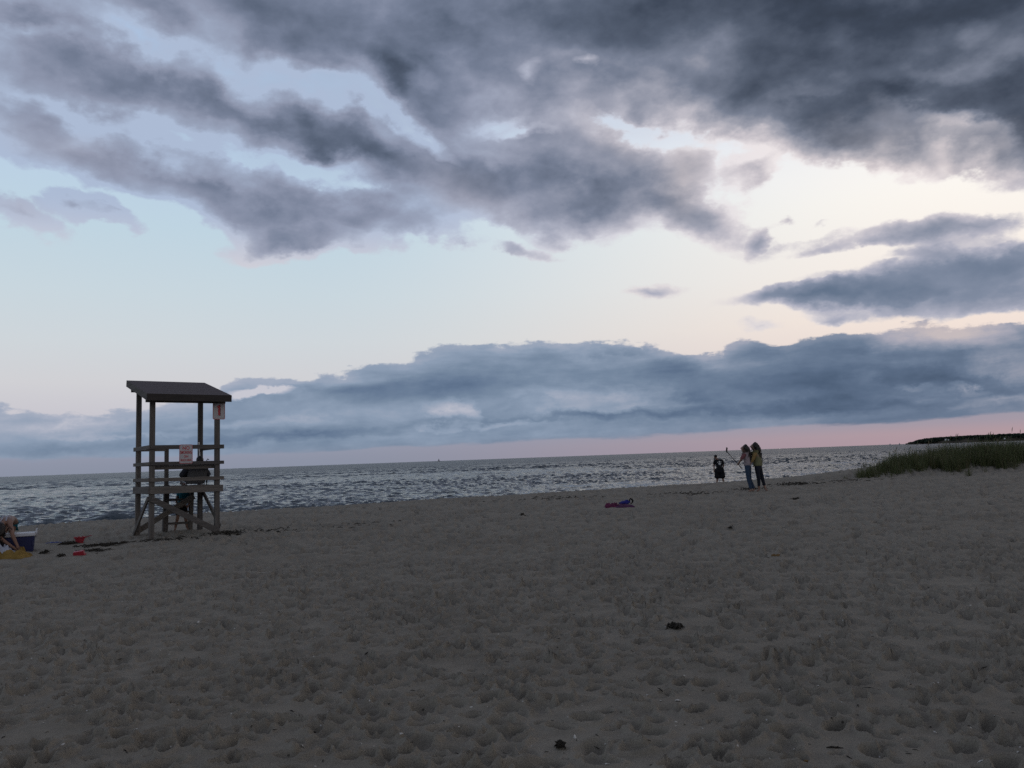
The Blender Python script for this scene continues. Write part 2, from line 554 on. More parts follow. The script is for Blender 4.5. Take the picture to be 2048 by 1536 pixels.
def join_mesh(me, mb):
    """append the shapes of an MB to a mesh"""
    add = mb.mesh('tmp', smooth=True)
    bm = bmesh.new()
    bm.from_mesh(me)
    bm.from_mesh(add)
    bm.to_mesh(me)
    bm.free()
    bpy.data.meshes.remove(add)
    return me


# value noise in numpy
def vnoise(x, y, seed=0):
    xi, yi = np.floor(x).astype(np.int64), np.floor(y).astype(np.int64)
    fx, fy = x - xi, y - yi
    fx = fx * fx * fx * (fx * (fx * 6 - 15) + 10)
    fy = fy * fy * fy * (fy * (fy * 6 - 15) + 10)

    def h(a, b):
        n = (a * 374761393 + b * 668265263 + seed * 974634533) & 0x7fffffff
        n = ((n ^ (n >> 13)) * 1274126177) & 0x7fffffff
        n = n ^ (n >> 16)
        return (n & 0xffff) / 65535.0 * 2 - 1
    a = h(xi, yi) * (1 - fx) + h(xi + 1, yi) * fx
    b = h(xi, yi + 1) * (1 - fx) + h(xi + 1, yi + 1) * fx
    return a * (1 - fy) + b * fy


def fbm(x, y, oct=4, seed=0, gain=0.5):
    s, a = 0.0, 1.0
    for i in range(oct):
        s = s + a * vnoise(x, y, seed + i)
        x, y = x * 2.03 + 11.3, y * 2.03 - 7.7
        a *= gain
    return s


def sstep(a, b, x):
    t = np.clip((x - a) / (b - a), 0, 1)
    return t * t * (3 - 2 * t)


# ------------------------------------------------------------------ materials
def material(name, rgb, rough=0.8, spec=0.3, var=0.0, vscale=8.0, bump=0.0, bscale=60.0, stretch=None, metal=0.0, dark=None, coat=0.0):
    """principled with a noise variation of the base colour and a fine relief"""
    m = bpy.data.materials.new(name)
    m.use_nodes = True
    nt = m.node_tree
    b = NB(nt)
    p = nt.nodes['Principled BSDF']
    p.inputs['Roughness'].default_value = rough
    p.inputs['Specular IOR Level'].default_value = spec
    p.inputs['Metallic'].default_value = metal
    if coat:
        p.inputs['Coat Weight'].default_value = coat
    c = (rgb[0], rgb[1], rgb[2], 1)
    vec = b.n('ShaderNodeTexCoord').outputs['Object']
    if stretch:
        vec = b.vm('MULTIPLY', vec, stretch)
    if var > 0:
        d = dark or [v * (1 - var) for v in rgb]
        l = [min(1, v * (1 + var)) for v in rgb]
        f = b.noise(vec, vscale, 5.0, 0.6)
        b.put(p.inputs['Base Color'], b.ramp(f, [(0.25, (*d[:3], 1)), (0.5, c), (0.75, (*l, 1))]))
    else:
        p.inputs['Base Color'].default_value = c
    if name.startswith('weathered'):
        rnd = b.n('ShaderNodeObjectInfo').outputs['Random']
        src = p.inputs['Base Color'].links[0].from_socket
        b.put(p.inputs['Base Color'], b.mix(1.0, src, b.ramp(rnd, [(0.0, (.72, .72, .74, 1)), (0.5, (1, .98, .96, 1)), (1.0, (1.3, 1.26, 1.2, 1))]), 'MULTIPLY'))
    if bump > 0:
        bn = b.n('ShaderNodeBump')
        bn.inputs['Strength'].default_value = bump
        bn.inputs['Distance'].default_value = 0.01
        b.put(bn.inputs['Height'], b.noise(vec, bscale, 4.0, 0.6))
        b.put(p.inputs['Normal'], bn.outputs[0])
    return m


M = {}
M['wood_x'] = material('weathered_wood_lengthwise', (0.106, 0.097, 0.090), 0.85, 0.2, 0.40, 14, 0.5, 40, (0.12, 1.6, 1.6))
M['wood_y'] = material('weathered_wood_sideways', (0.106, 0.097, 0.090), 0.85, 0.2, 0.40, 14, 0.5, 40, (1.6, 0.12, 1.6))
M['wood_z'] = material('weathered_wood_upright', (0.106, 0.097, 0.090), 0.85, 0.2, 0.40, 14, 0.5, 40, (1.6, 1.6, 0.12))
M['wood_dark'] = material('stained_fascia', (0.042, 0.036, 0.033), 0.8, 0.2, 0.3, 10, 0.4, 40, (0.15, 1.5, 1.5))
M['shingle'] = material('roof_shingle', (0.105, 0.090, 0.092), 0.95, 0.15, 0.30, 30, 0.5, 120)
M['white_metal'] = material('sign_white', (0.42, 0.40, 0.41), 0.5, 0.4, 0.12, 9)
M['sign_red'] = material('sign_red', (0.42, 0.03, 0.04), 0.5, 0.4, 0.2, 20)
M['sign_dark'] = material('sign_shadow_ink', (0.09, 0.012, 0.015), 0.5, 0.4)
M['skin'] = material('skin', (0.20, 0.115, 0.082), 0.55, 0.4, 0.1, 12)
M['skin_tan'] = material('tanned_skin', (0.19, 0.10, 0.066), 0.55, 0.4, 0.1, 12)
M['hair'] = material('brown_hair', (0.011, 0.007, 0.005), 0.5, 0.4, 0.4, 40, 0.6, 80, (1, 1, .2))
M['black'] = material('black_cotton', (0.012, 0.012, 0.014), 0.9, 0.15, 0.3, 20, 0.3, 60)
M['white_print'] = material('white_print', (0.50, 0.50, 0.48), 0.8, 0.2)
M['pinkwhite'] = material('pale_pink_shirt', (0.27, 0.225, 0.235), 0.85, 0.2, 0.12, 9, 0.5, 22)
M['rose'] = material('rose_sleeve', (0.15, 0.06, 0.065), 0.85, 0.2, 0.2, 14, 0.4, 30)
M['yellowgreen'] = material('yellow_green_jacket', (0.145, 0.14, 0.075), 0.85, 0.2, 0.15, 9, 0.5, 22)
M['ochre'] = material('ochre_sleeve', (0.20, 0.13, 0.05), 0.85, 0.2, 0.2, 14)
M['denim'] = material('blue_denim', (0.030, 0.050, 0.085), 0.85, 0.2, 0.3, 16, 0.4, 60)
M['legging'] = material('dark_leggings', (0.012, 0.014, 0.022), 0.8, 0.2, 0.2, 16)
M['teal'] = material('teal_cloth', (0.015, 0.16, 0.21), 0.85, 0.2, 0.25, 14, 0.4, 40)
M['hoodie'] = material('charcoal_hoodie', (0.045, 0.047, 0.055), 0.9, 0.15, 0.25, 14, 0.4, 40)
M['canvas'] = material('grey_chair_canvas', (0.15, 0.152, 0.16), 0.9, 0.15, 0.2, 14, 0.3, 60)
M['cooler_blue'] = material('cooler_blue', (0.006, 0.010, 0.060), 0.45, 0.4, 0.15, 8)
M['cooler_white'] = material('cooler_white', (0.46, 0.46, 0.48), 0.5, 0.4, 0.08, 8)
M['yellow'] = material('yellow_towel', (0.21, 0.135, 0.040), 0.95, 0.1, 0.3, 10, 0.7, 90)
M['white_cloth'] = material('white_cloth', (0.34, 0.345, 0.39), 0.95, 0.1, 0.15, 10, 0.6, 90)
M['red_plastic'] = material('red_plastic', (0.27, 0.009, 0.022), 0.4, 0.5, 0.1, 8)
M['blue_plastic'] = material('blue_plastic', (0.03, 0.06, 0.25), 0.35, 0.5)
M['maroon'] = material('maroon_print_towel', (0.10, 0.022, 0.055), 0.95, 0.1, 0.75, 16, 0.6, 60)
M['purple_cloth'] = material('purple_cloth', (0.075, 0.032, 0.07), 0.95, 0.1, 0.4, 14, 0.6, 60)
M['bright_blue'] = material('bright_blue_fabric', (0.008, 0.009, 0.14), 0.7, 0.3, 0.25, 9, 0.4, 50)
M['weed'] = material('dry_seaweed', (0.030, 0.025, 0.019), 0.85, 0.25, 0.5, 30, 0.5, 90)
M['twig'] = material('dark_twig', (0.016, 0.013, 0.010), 0.85, 0.2, 0.4, 60)
M['shell'] = material('bleached_shell', (0.44, 0.42, 0.38), 0.6, 0.4, 0.2, 60)
M['stone'] = material('ochre_stone', (0.13, 0.075, 0.024), 0.8, 0.3, 0.5, 24, 0.5, 70)
M['metal'] = material('dull_metal', (0.35, 0.35, 0.36), 0.4, 0.5, 0.1, 8, metal=0.8)
M['sail'] = material('sail_cloth', (0.35, 0.35, 0.38), 0.8, 0.2, 0.1, 2)
M['hull'] = material('boat_hull', (0.20, 0.20, 0.22), 0.5, 0.4, 0.1, 2)
M['foliage'] = material('distant_foliage', (0.022, 0.030, 0.022), 0.95, 0.05, 0.5, 0.06)
M['bluff'] = material('bluff_earth', (0.06, 0.05, 0.04), 0.95, 0.05, 0.4, 0.05)
M['house_wall'] = material('house_white', (0.80, 0.78, 0.76), 0.8, 0.2, 0.05, 1)
M['house_roof'] = material('house_roof', (0.10, 0.09, 0.09), 0.9, 0.2, 0.1, 1)
M['glass'] = material('window_glass', (0.03, 0.035, 0.045), 0.1, 0.5)


def grass_material(name, lo, hi):
    m = bpy.data.materials.new(name)
    m.use_nodes = True
    b = NB(m.node_tree)
    p = m.node_tree.nodes['Principled BSDF']
    g = b.n('ShaderNodeNewGeometry').outputs['Random Per Island']
    b.put(p.inputs['Base Color'], b.ramp(g, [(0.0, (*lo, 1)), (0.75, (*hi, 1)), (0.9, (0.10, 0.082, 0.042, 1)), (1.0, (0.15, 0.12, 0.07, 1))]))
    p.inputs['Roughness'].default_value = 0.6
    p.inputs['Specular IOR Level'].default_value = 0.25
    return m


M['grass'] = grass_material('marram_grass', (0.034, 0.046, 0.014), (0.085, 0.100, 0.034))


# ------------------------------------------------------------------ ground: one sheet of sand
SH_A, SH_B = np.array([-15.97, 26.56]), np.array([18.35, 47.04])
SH_T = (SH_B - SH_A) / np.linalg.norm(SH_B - SH_A)
SH_N = np.array([-SH_T[1], SH_T[0]])
DU_A, DU_B = np.array([14.6, 37.2]), np.array([27.0, 42.6])
DU_T = (DU_B - DU_A) / np.linalg.norm(DU_B - DU_A)
DU_N = np.array([-DU_T[1], DU_T[0]])
SEA_Z = -0.80


def base_z(x, y):
    s = (x - SH_A[0]) * SH_N[0] + (y - SH_A[1]) * SH_N[1]
    u = (x - SH_A[0]) * SH_T[0] + (y - SH_A[1]) * SH_T[1]
    s = s + 0.5 * vnoise(u * 0.21, u * 0.0 + 3.1, 5) + 0.25 * vnoise(u * 0.7, u * 0 + 9.1, 6)
    soft = np.log1p(np.exp(np.clip(s / 0.8, -30, 30))) * 0.8
    z = -0.13 * np.minimum(soft, 30)
    z = z + 0.05 * fbm(x * 0.13, y * 0.13, 3, 21) * sstep(60, 20, np.hypot(x, y)) * sstep(4, 10, np.hypot(x, y))
    # low dune, right
    t = (x - DU_A[0]) * DU_T[0] + (y - DU_A[1]) * DU_T[1]
    d = (x - DU_A[0]) * DU_N[0] + (y - DU_A[1]) * DU_N[1]
    w = sstep(-1.5, 7.0, t) * sstep(-1.2, 4.0, d + 0.5 * vnoise(t * 0.5, t * 0 + 4.4, 9)) * sstep(0.5, -5.0, s)
    z = z + w * (0.62 + 0.12 * fbm(x * 0.35, y * 0.35, 3, 31))
    return z


def stamp_map(x0, y0, nx, ny, cell, per_m2, seed, amin, amax):
    """trodden dry sand: thousands of overlapping footprints pressed one after another"""
    rng = np.random.RandomState(seed)
    gx, gy = np.meshgrid(x0 + np.arange(nx) * cell, y0 + np.arange(ny) * cell)
    h = 0.008 * fbm(gx * 1.3, gy * 1.3, 4, seed + 3)
    n = int(nx * ny * cell * cell * per_m2)
    cx = rng.uniform(x0, x0 + nx * cell, n)
    cy = rng.uniform(y0, y0 + ny * cell, n)
    aa = rng.uniform(amin, amax, n)
    bb = aa * rng.uniform(0.42, 0.8, n)
    th = rng.normal(0.35, 0.75, n)
    dp = rng.uniform(0.050, 0.150, n) * (aa / 0.15)
    pw = rng.uniform(0.9, 1.8, n)
    for i in range(n):
        R = aa[i] * 1.75
        i0, i1 = int((cx[i] - R - x0) / cell), int((cx[i] + R - x0) / cell) + 2
        j0, j1 = int((cy[i] - R - y0) / cell), int((cy[i] + R - y0) / cell) + 2
        if i0 < 0 or j0 < 0 or i1 > nx or j1 > ny:
            continue
        sx = gx[j0:j1, i0:i1] - cx[i]
        sy = gy[j0:j1, i0:i1] - cy[i]
        c, s = math.cos(th[i]), math.sin(th[i])
        u, v = (c * sx + s * sy) / aa[i], (-s * sx + c * sy) / bb[i]
        r2 = u * u + v * v
        hp = h[j0:j1, i0:i1]
        bowl = np.clip(1 - r2, 0, 1)
        r = np.sqrt(r2)
        rim = np.clip(1 - np.abs(r - 1.12) / 0.5, 0, 1)
        mid = hp[hp.shape[0] // 2, hp.shape[1] // 2] * 0.35
        k = np.clip(bowl * 3.0, 0, 1) * 0.8
        h[j0:j1, i0:i1] = hp * (1 - k) + k * (mid - dp[i] * bowl ** (0.5 * pw[i])) + rim * rim * dp[i] * 0.36
    h += 0.004 * fbm(gx * 9, gy * 9, 3, seed + 8)
    return h


N_X0, N_Y0, N_C, N_NX, N_NY = -8.5, 2.6, 0.0125, 1360, 1000
F_X0, F_Y0, F_C, F_NX, F_NY = -30.0, 1.0, 0.04, 1500, 1350
NEAR = stamp_map(N_X0, N_Y0, N_NX, N_NY, N_C, 62, 11, 0.045, 0.110)
FAR = stamp_map(F_X0, F_Y0, F_NX, F_NY, F_C, 20, 12, 0.08, 0.17)


def bil(mp, x0, y0, c, x, y):
    ny, nx = mp.shape
    fx, fy = (x - x0) / c, (y - y0) / c
    ok = (fx > 0) & (fy > 0) & (fx < nx - 1.01) & (fy < ny - 1.01)
    fx, fy = np.clip(fx, 0, nx - 1.01), np.clip(fy, 0, ny - 1.01)
    i, j = fx.astype(int), fy.astype(int)
    a, b = fx - i, fy - j
    v = (mp[j, i] * (1 - a) + mp[j, i + 1] * a) * (1 - b) + (mp[j + 1, i] * (1 - a) + mp[j + 1, i + 1] * a) * b
    return np.where(ok, v, 0.0)


FLAT = [(ground(a_, b_).x, ground(a_, b_).y, r_) for a_, b_, r_ in ((27, 1104, .6), (10, 1096, .6), (20, 1116, .5), (109, 1087, .3), (160, 1085, .25), (158, 1111, .25),
        (140, 1088, .3), (1238, 1014, .7), (1500, 983, .5), (1522, 983, .5), (362, 1060, .5), (302, 1082, .35), (433, 1066, .35), (275, 1069, .35), (400, 1062, .35),
        (1351, 1257, .16), (1121, 1496, .10), (1552, 1112, .15), (205, 1091, .6), (190, 1102, .5))]


def sand_z(x, y):
    x, y = np.asarray(x, float), np.asarray(y, float)
    n = bil(NEAR, N_X0, N_Y0, N_C, x, y)
    f = bil(FAR, F_X0, F_Y0, F_C, x, y)
    w = sstep(14.6, 12.5, y) * sstep(8.3, 7.0, np.abs(x)) * sstep(2.7, 3.0, y)
    s = (x - SH_A[0]) * SH_N[0] + (y - SH_A[1]) * SH_N[1]
    k = 1.0 - 0.75 * sstep(1.5, 5.0, s)
    for fx, fy, fr in FLAT:                     # sand smoothed and packed round the things that stand on it
        k = k * (0.22 + 0.78 * sstep(fr, fr * 1.8, np.hypot(x - fx, y - fy)))
    return base_z(x, y) + (n * w + f * (1 - w)) * k


def sz(x, y):
    return float(sand_z(np.array([x]), np.array([y]))[0])


def spot(px, py, lift=0.0):
    """point of the sand seen at a photo pixel"""
    p = ground(px, py, 0.0)
    for _ in range(6):
        p = ground(px, py, float(base_z(np.array([p.x]), np.array([p.y]))[0]))
    return Vector((p.x, p.y, sz(p.x, p.y) + lift))


def polar_sheet(name, rads, angs, zfun, mat):
    r, a = np.meshgrid(rads, angs, indexing='ij')
    x, y = r * np.sin(a), r * np.cos(a)
    z = zfun(x, y)
    nr, na = r.shape
    co = np.stack([x, y, z], -1).reshape(-1, 3).astype(np.float32)
    idx = np.arange(nr * na).reshape(nr, na)
    q = np.stack([idx[:-1, :-1], idx[:-1, 1:], idx[1:, 1:], idx[1:, :-1]], -1).reshape(-1, 4)
    q = q[:, ::-1]
    me = bpy.data.meshes.new(name)
    me.vertices.add(len(co))
    me.vertices.foreach_set('co', co.ravel())
    me.loops.add(q.size)
    me.loops.foreach_set('vertex_index', q.ravel().astype(np.int32))
    me.polygons.add(len(q))
    me.polygons.foreach_set('loop_start', np.arange(0, q.size, 4, dtype=np.int32))
    me.polygons.foreach_set('use_smooth', np.ones(len(q), dtype=bool))
    me.update(calc_edges=True)
    me.validate()
    return link(name, me, mat)


def sand_material():
    m = bpy.data.materials.new('beach_sand')
    m.use_nodes = True
    b = NB(m.node_tree)
    p = m.node_tree.nodes['Principled BSDF']
    pos = b.n('ShaderNodeNewGeometry').outputs['Position']
    x, y, z = b.sep(pos)
    big = b.noise(pos, 0.35, 5.0, 0.6)
    midn = b.noise(pos, 5.0, 5.0, 0.65)
    grain = b.noise(pos, 170.0, 3.0, 0.8)
    c = b.ramp(big, [(0.3, (0.182, 0.160, 0.128, 1)), (0.7, (0.221, 0.197, 0.159, 1))])
    c = b.mix(1.0, c, b.ramp(midn, [(0.25, (0.80, 0.80, 0.80, 1)), (0.55, (1, 1, 1, 1)), (0.8, (1.1, 1.1, 1.1, 1))]), 'MULTIPLY')
    c = b.mix(1.0, c, b.ramp(grain, [(0.3, (0.62, 0.62, 0.62, 1)), (0.5, (1, 1, 1, 1)), (0.72, (1.35, 1.35, 1.35, 1))]), 'MULTIPLY')
    # scattered dark bits of weed and pale shell grit
    sp = b.n('ShaderNodeTexVoronoi')
    b.put(sp.inputs['Vector'], pos)
    sp.inputs['Scale'].default_value = 16.0
    bits = b.m('MULTIPLY', b.mapr(sp.outputs['Distance'], 0.16, 0.08), b.mapr(b.noise(pos, 2.3, 3.0, 0.6), 0.50, 0.66))
    c = b.mix(bits, c, (0.045, 0.038, 0.030, 1))
    sp2 = b.n('ShaderNodeTexVoronoi')
    b.put(sp2.inputs['Vector'], b.vm('ADD', pos, (13.3, 7.1, 2.0)))
    sp2.inputs['Scale'].default_value = 9.0
    c = b.mix(b.mapr(sp2.outputs['Distance'], 0.055, 0.03), c, (0.45, 0.43, 0.40, 1))
    # wet sand towards the water
    wet = b.mapr(z, -0.25, -0.62)
    c = b.mix(wet, c, (0.075, 0.066, 0.058, 1))
    b.put(p.inputs['Base Color'], c)
    b.put(p.inputs['Roughness'], b.mapr(wet, 0.0, 1.0, 0.95, 0.45, kind='LINEAR'))
    p.inputs['Specular IOR Level'].default_value = 0.15
    bn = b.n('ShaderNodeBump')
    bn.inputs['Strength'].default_value = 0.55
    bn.inputs['Distance'].default_value = 0.012
    hh = b.m('MULTIPLY_ADD', grain, 0.35, b.noise(pos, 26.0, 5.0, 0.65))
    b.put(bn.inputs['Height'], hh)
    b.put(p.inputs['Normal'], bn.outputs[0])
    return m


rad = []
k0, k1 = CAM_H * 852 / 3.3, CAM_H * 852 / 30.0
rad += list(CAM_H * 852 / np.arange(k0, k1, -0.82))
rad += list(np.geomspace(rad[-1] * 1.012, 80.0, 95))
rad = [0.02, 0.5, 1.2, 2.0, 2.6, 3.0] + rad + [120, 200, 320]
ang = np.concatenate([np.linspace(-math.pi, -0.74, 40)[:-1], np.linspace(-0.74, 0.74, 940), np.linspace(0.74, math.pi, 40)[1:]])
sand = polar_sheet('sand_beach', np.array(rad), ang, sand_z, sand_material())
tag(sand, 'trodden grey beach sand pitted with footprints in the foreground', 'sand', kind='structure')


# ------------------------------------------------------------------ sea
WR = np.random.RandomState(5)
WAVES = []
for lam in np.concatenate([np.geomspace(0.42, 1.0, 24), np.geomspace(1.0, 2.6, 20), np.geomspace(2.6, 7.0, 8)]):
    dirn = math.atan2(-SH_N[1], -SH_N[0]) + WR.normal(0.15, 0.42)
    amp = (0.0200 * lam ** 1.0 if lam < 1.05 else 0.0200 * 1.05 * (lam / 1.05) ** -0.55) * WR.uniform(0.6, 1.3)
    WAVES.append((2 * math.pi / lam, dirn, amp, WR.uniform(0, 6.283), lam))


def sea_z(x, y):
    r = np.hypot(x, y)
    z = np.zeros_like(x)
    wx = x + 0.5 * fbm(x * 0.22, y * 0.22, 2, 71)
    wy = y + 0.5 * fbm(x * 0.22 + 40, y * 0.22, 2, 72)
    for k, th, a, ph, lam in WAVES:
        fade = sstep(lam * 420, lam * 140, r)
        s = np.sin(k * (wx * math.cos(th) + wy * math.sin(th)) + ph)
        swell = 1.0 + 2.4 * sstep(70.0, 190.0, r) if lam > 2.0 else 1.0        # longer waves grow offshore
        z += a * swell * fade * (2 * ((s + 1) / 2) ** 1.6 - 1)
    gust = 0.75 + 0.45 * fbm(x * 0.03, y * 0.05, 3, 77)
    return SEA_Z + z * np.clip(gust, 0.3, 1.5)


def sea_material():
    m = bpy.data.materials.new('sea_water')
    m.use_nodes = True
    b = NB(m.node_tree)
    p = m.node_tree.nodes['Principled BSDF']
    pos = b.n('ShaderNodeNewGeometry').outputs['Position']
    sx_, sy_, sz_ = b.sep(pos)
    shore = b.m('MULTIPLY_ADD', b.m('SUBTRACT', sx_, float(SH_A[0])), float(SH_N[0]), b.m('MULTIPLY', b.m('SUBTRACT', sy_, float(SH_A[1])), float(SH_N[1])))
    foam = b.m('MULTIPLY', b.mapr(shore, 10.0, 6.8), b.mapr(b.noise(b.vm('MULTIPLY', pos, (1.0, 1.6, 1.0)), 1.5, 5.0, 0.65), 0.50, 0.60))
    b.put(p.inputs['Base Color'], b.mix(foam, (0.010, 0.023, 0.032, 1), (0.42, 0.44, 0.46, 1)))
    cd = b.n('ShaderNodeVectorMath', operation='LENGTH')
    b.put(cd.inputs[0], pos)
    b.put(p.inputs['Roughness'], b.mapr(cd.outputs['Value'], 30.0, 420.0, 0.06, 0.36, kind='LINEAR'))
    p.inputs['IOR'].default_value = 1.333
    p.inputs['Specular IOR Level'].default_value = 0.5
    v = b.vm('MULTIPLY', pos, (0.6, 1.5, 1.0))
    h = b.m('MULTIPLY_ADD', b.noise(v, 2.2, 5.0, 0.62), 0.30, b.m('MULTIPLY', b.noise(v, 0.42, 4.0, 0.55), 0.7))
    h = b.m('MULTIPLY_ADD', b.noise(v, 0.13, 3.0, 0.6), b.mapr(cd.outputs['Value'], 60.0, 260.0, 0.0, 3.2), h)
    bn = b.n('ShaderNodeBump')
    bn.inputs['Strength'].default_value = 0.9
    bn.inputs['Distance'].default_value = 0.55
    b.put(bn.inputs['Height'], h)
    b.put(p.inputs['Normal'], bn.outputs[0])
    return m


srad = list(np.exp(np.arange(math.log(23.0), math.log(420.0), 0.0046))) + list(np.geomspace(424, 1300, 110)) + list(np.geomspace(1340, 32000, 80))
sang = np.concatenate([np.linspace(-1.9, -0.72, 50)[:-1], np.linspace(-0.72, 0.72, 620), np.linspace(0.72, 1.9, 50)[1:]])
sea = polar_sheet('sea', np.array(srad), sang, sea_z, sea_material())
tag(sea, 'choppy grey sea out to the horizon', 'sea', kind='structure')


# ------------------------------------------------------------------ far shore and boats
def far_pt(px, dist, z=SEA_Z):
    d = ray(px, 900)
    h = Vector((d.x, d.y, 0)).normalized() * dist
    return Vector((h.x, h.y, z))


def px_h(py, px, dist):
    """height at horizontal distance dist seen at the pixel"""
    d = ray(px, py)
    return CAM_H + d.z / math.hypot(d.x, d.y) * dist


HEAD_D = 2500.0
prof = [(1812, 885.5), (1822, 884.5), (1834, 882.5), (1846, 878.0), (1860, 875.5), (1880, 873.5), (1910, 871.5), (1950, 869.5), (2000, 867.0), (2060, 864.5),
        (2200, 858.0), (2400, 850.0), (2700, 838.0)]
cols = []
for i in range(len(prof) - 1):
    n = 8
    for k in range(n):
        t = k / n
        cols.append((prof[i][0] + (prof[i + 1][0] - prof[i][0]) * t, prof[i][1] + (prof[i + 1][1] - prof[i][1]) * t))
mb = MB()
rows = [0.0, 20.0, 60.0, 160.0, 400.0, 900.0]
frac = [-0.02, 0.30, 0.62, 0.78, 0.80, -0.05]
vs, fs = [], []
for i, (px, py) in enumerate(cols):
    hgt = max(px_h(py, px, HEAD_D) - SEA_Z, 0.6)
    for r, f in zip(rows, frac):
        p = far_pt(px, HEAD_D + r + 25 * vnoise(np.array([i * 0.3]), np.array([r * 0.01]), 3)[0])
        vs.append((p.x, p.y, SEA_Z - 0.3 + hgt * f))
for i in range(len(cols) - 1):
    for j in range(len(rows) - 1):
        a = i * len(rows) + j
        fs.append((a, a + len(rows), a + len(rows) + 1, a + 1))
mb.add(vs, fs)
headland = mb.build('headland', M['bluff'])
tag(headland, 'long low wooded headland on the far side of the bay', 'headland', kind='structure')

mb = MB()
for i, (px, py) in enumerate(cols):
    if px < 1826:
        continue
    hgt = max(px_h(py, px, HEAD_D) - SEA_Z, 1.0)
    for k in range(26):
        q = random.random()
        dist = HEAD_D + 15 + 190 * q
        f = np.interp(dist - HEAD_D, rows, frac)
        p = far_pt(px + random.uniform(-8, 8) * (1 if px < 2000 else 2), dist)
        rr = random.uniform(1.6, 3.4) * min(1.0, hgt / 14.0 + 0.25)
        top_z = SEA_Z + hgt * f + max(0.0, hgt * (0.98 - f)) * random.uniform(0.15, 1.0)
        mb.ball((p.x, p.y, top_z - rr * 0.8), rr * random.uniform(1, 1.6), rr * 1.3, rr, 7, 5)
woods = mb.build('headland_woods', M['foliage'])
tag(woods, 'dark distant woods covering the headland on the horizon', 'woods', kind='stuff')


def house(px, base_py, w, h, label):
    dist = HEAD_D - 22
    z0 = px_h(base_py, px, dist)
    p = far_pt(px, dist)
    az = math.atan2(p.x, p.y)
    r = empty('beach_house', (p.x, p.y, z0), -az)
    tag(r, label, 'house')
    MB().box((0, 0, h / 2), w, w * 0.8, h).build('wall', M['house_wall'], r)
    m = MB()
    e = 0.4
    y = w * 0.4 + e
    x = w / 2 + e
    m.add([(-x, -y, h), (x, -y, h), (x, y, h), (-x, y, h), (-x, 0, h + w * 0.3), (x, 0, h + w * 0.3)],
          [(0, 1, 5, 4), (2, 3, 4, 5), (1, 2, 5), (3, 0, 4), (3, 2, 1, 0)])
    m.build('roof', M['house_roof'], r)
    for sx in (-0.25, 0.25):
        MB().box((sx * w, -w * 0.4 - 0.05, h * 0.5), w * 0.16, 0.1, h * 0.35).build('window', M['glass'], r)
    return r


house(1893, 881.0, 4.2, 4.0, 'larger white house on the headland shore, left of its smaller neighbour')
house(1898.5, 880.6, 2.9, 2.6, 'smaller white house on the headland shore, right of the larger one')
house(2011, 878.2, 3.6, 3.0, 'lone white house above the dune grass at the right end of the headland')


def sailboat(px, dist, size, label):
    p = far_pt(px, dist, SEA_Z + 0.0)
    az = math.atan2(p.x, p.y)
    r = empty('sailboat', p, -az + 0.3)
    tag(r, label, 'sailboat', 'sailboats far out on the horizon')
    L = size * 0.8
    m = MB()
    m.add([(-L / 2, -L * .12, .9), (L * .3, -L * .12, .9), (L * .55, 0, 1.1), (L * .3, L * .12, .9), (-L / 2, L * .12, .9),
           (-L * .42, -L * .06, -.3), (L * .3, 0, -.3), (-L * .42, L * .06, -.3)],
          [(0, 1, 2, 3, 4), (0, 5, 6, 2, 1), (4, 3, 2, 6, 7), (0, 4, 7, 5), (5, 7, 6)])
    m.build('hull', M['hull'], r)
    MB().tube([(0, 0, .8), (0, 0, size)], [0.12, 0.07], 6).build('mast', M['metal'], r)
    m = MB()
    for d in (-0.03, 0.03):
        m.add([(-.1, d, 1.8), (-L * .45, d + .2, 1.8), (-.1, d, size * .97)], [(0, 1, 2)])
    m.add([(.1, 0, 1.5), (L * .5, 0, 1.2), (.1, 0.02, size * .85)], [(0, 1, 2)])
    m.build('sail', M['sail'], r)


sailboat(877, 3000, 11.0, 'sailboat alone on the horizon left of centre')
sailboat(1781, 3400, 7.0, 'tiny sailboat on the horizon, the farther one from the headland point')
sailboat(1800, 3400, 7.5, 'tiny sailboat on the horizon just off the headland point')

# ------------------------------------------------------------------ dune grass
def blade(m, p, h, lean, az, w, bend):
    """one tapered curved leaf of four quads"""
    dx_, dy_ = math.cos(az), math.sin(az)
    sx, sy = -dy_, dx_
    vs = []
    for i in range(4):
        t = i / 3.0
        off = h * (lean * t + bend * t * t)
        z = h * t * (1 - 0.25 * bend * t)
        ww = w * (1 - t) ** 0.7
        vs.append((p[0] + dx_ * off - sx * ww, p[1] + dy_ * off - sy * ww, p[2] + z))
        vs.append((p[0] + dx_ * off + sx * ww, p[1] + dy_ * off + sy * ww, p[2] + z))
    m.add(vs, [(0, 1, 3, 2), (2, 3, 5, 4), (4, 5, 7, 6)])


def seed_stalk(m, p, h, az):
    dx_, dy_ = math.cos(az), math.sin(az)
    pts = [(p[0] + dx_ * h * .04 * t * t * 4, p[1] + dy_ * h * .04 * t * t * 4, p[2] + h * t) for t in (0, .35, .7, .85)]
    m.tube(pts, [.007, .006, .005, .005], 3, cap=False)
    q = pts[-1]
    m.tube([q, (q[0] + dx_ * .03, q[1] + dy_ * .03, q[2] + h * .09), (q[0] + dx_ * .08, q[1] + dy_ * .08, q[2] + h * .17)], [.009, .018, .004], 4)


def dune_pt(t, d):
    x, y = DU_A[0] + DU_T[0] * t, DU_A[1] + DU_T[1] * t          # the clump line runs along the foot of the dune, depth away from the beach
    q = 1.0 + d / math.hypot(x, y)
    return x * q, y * q


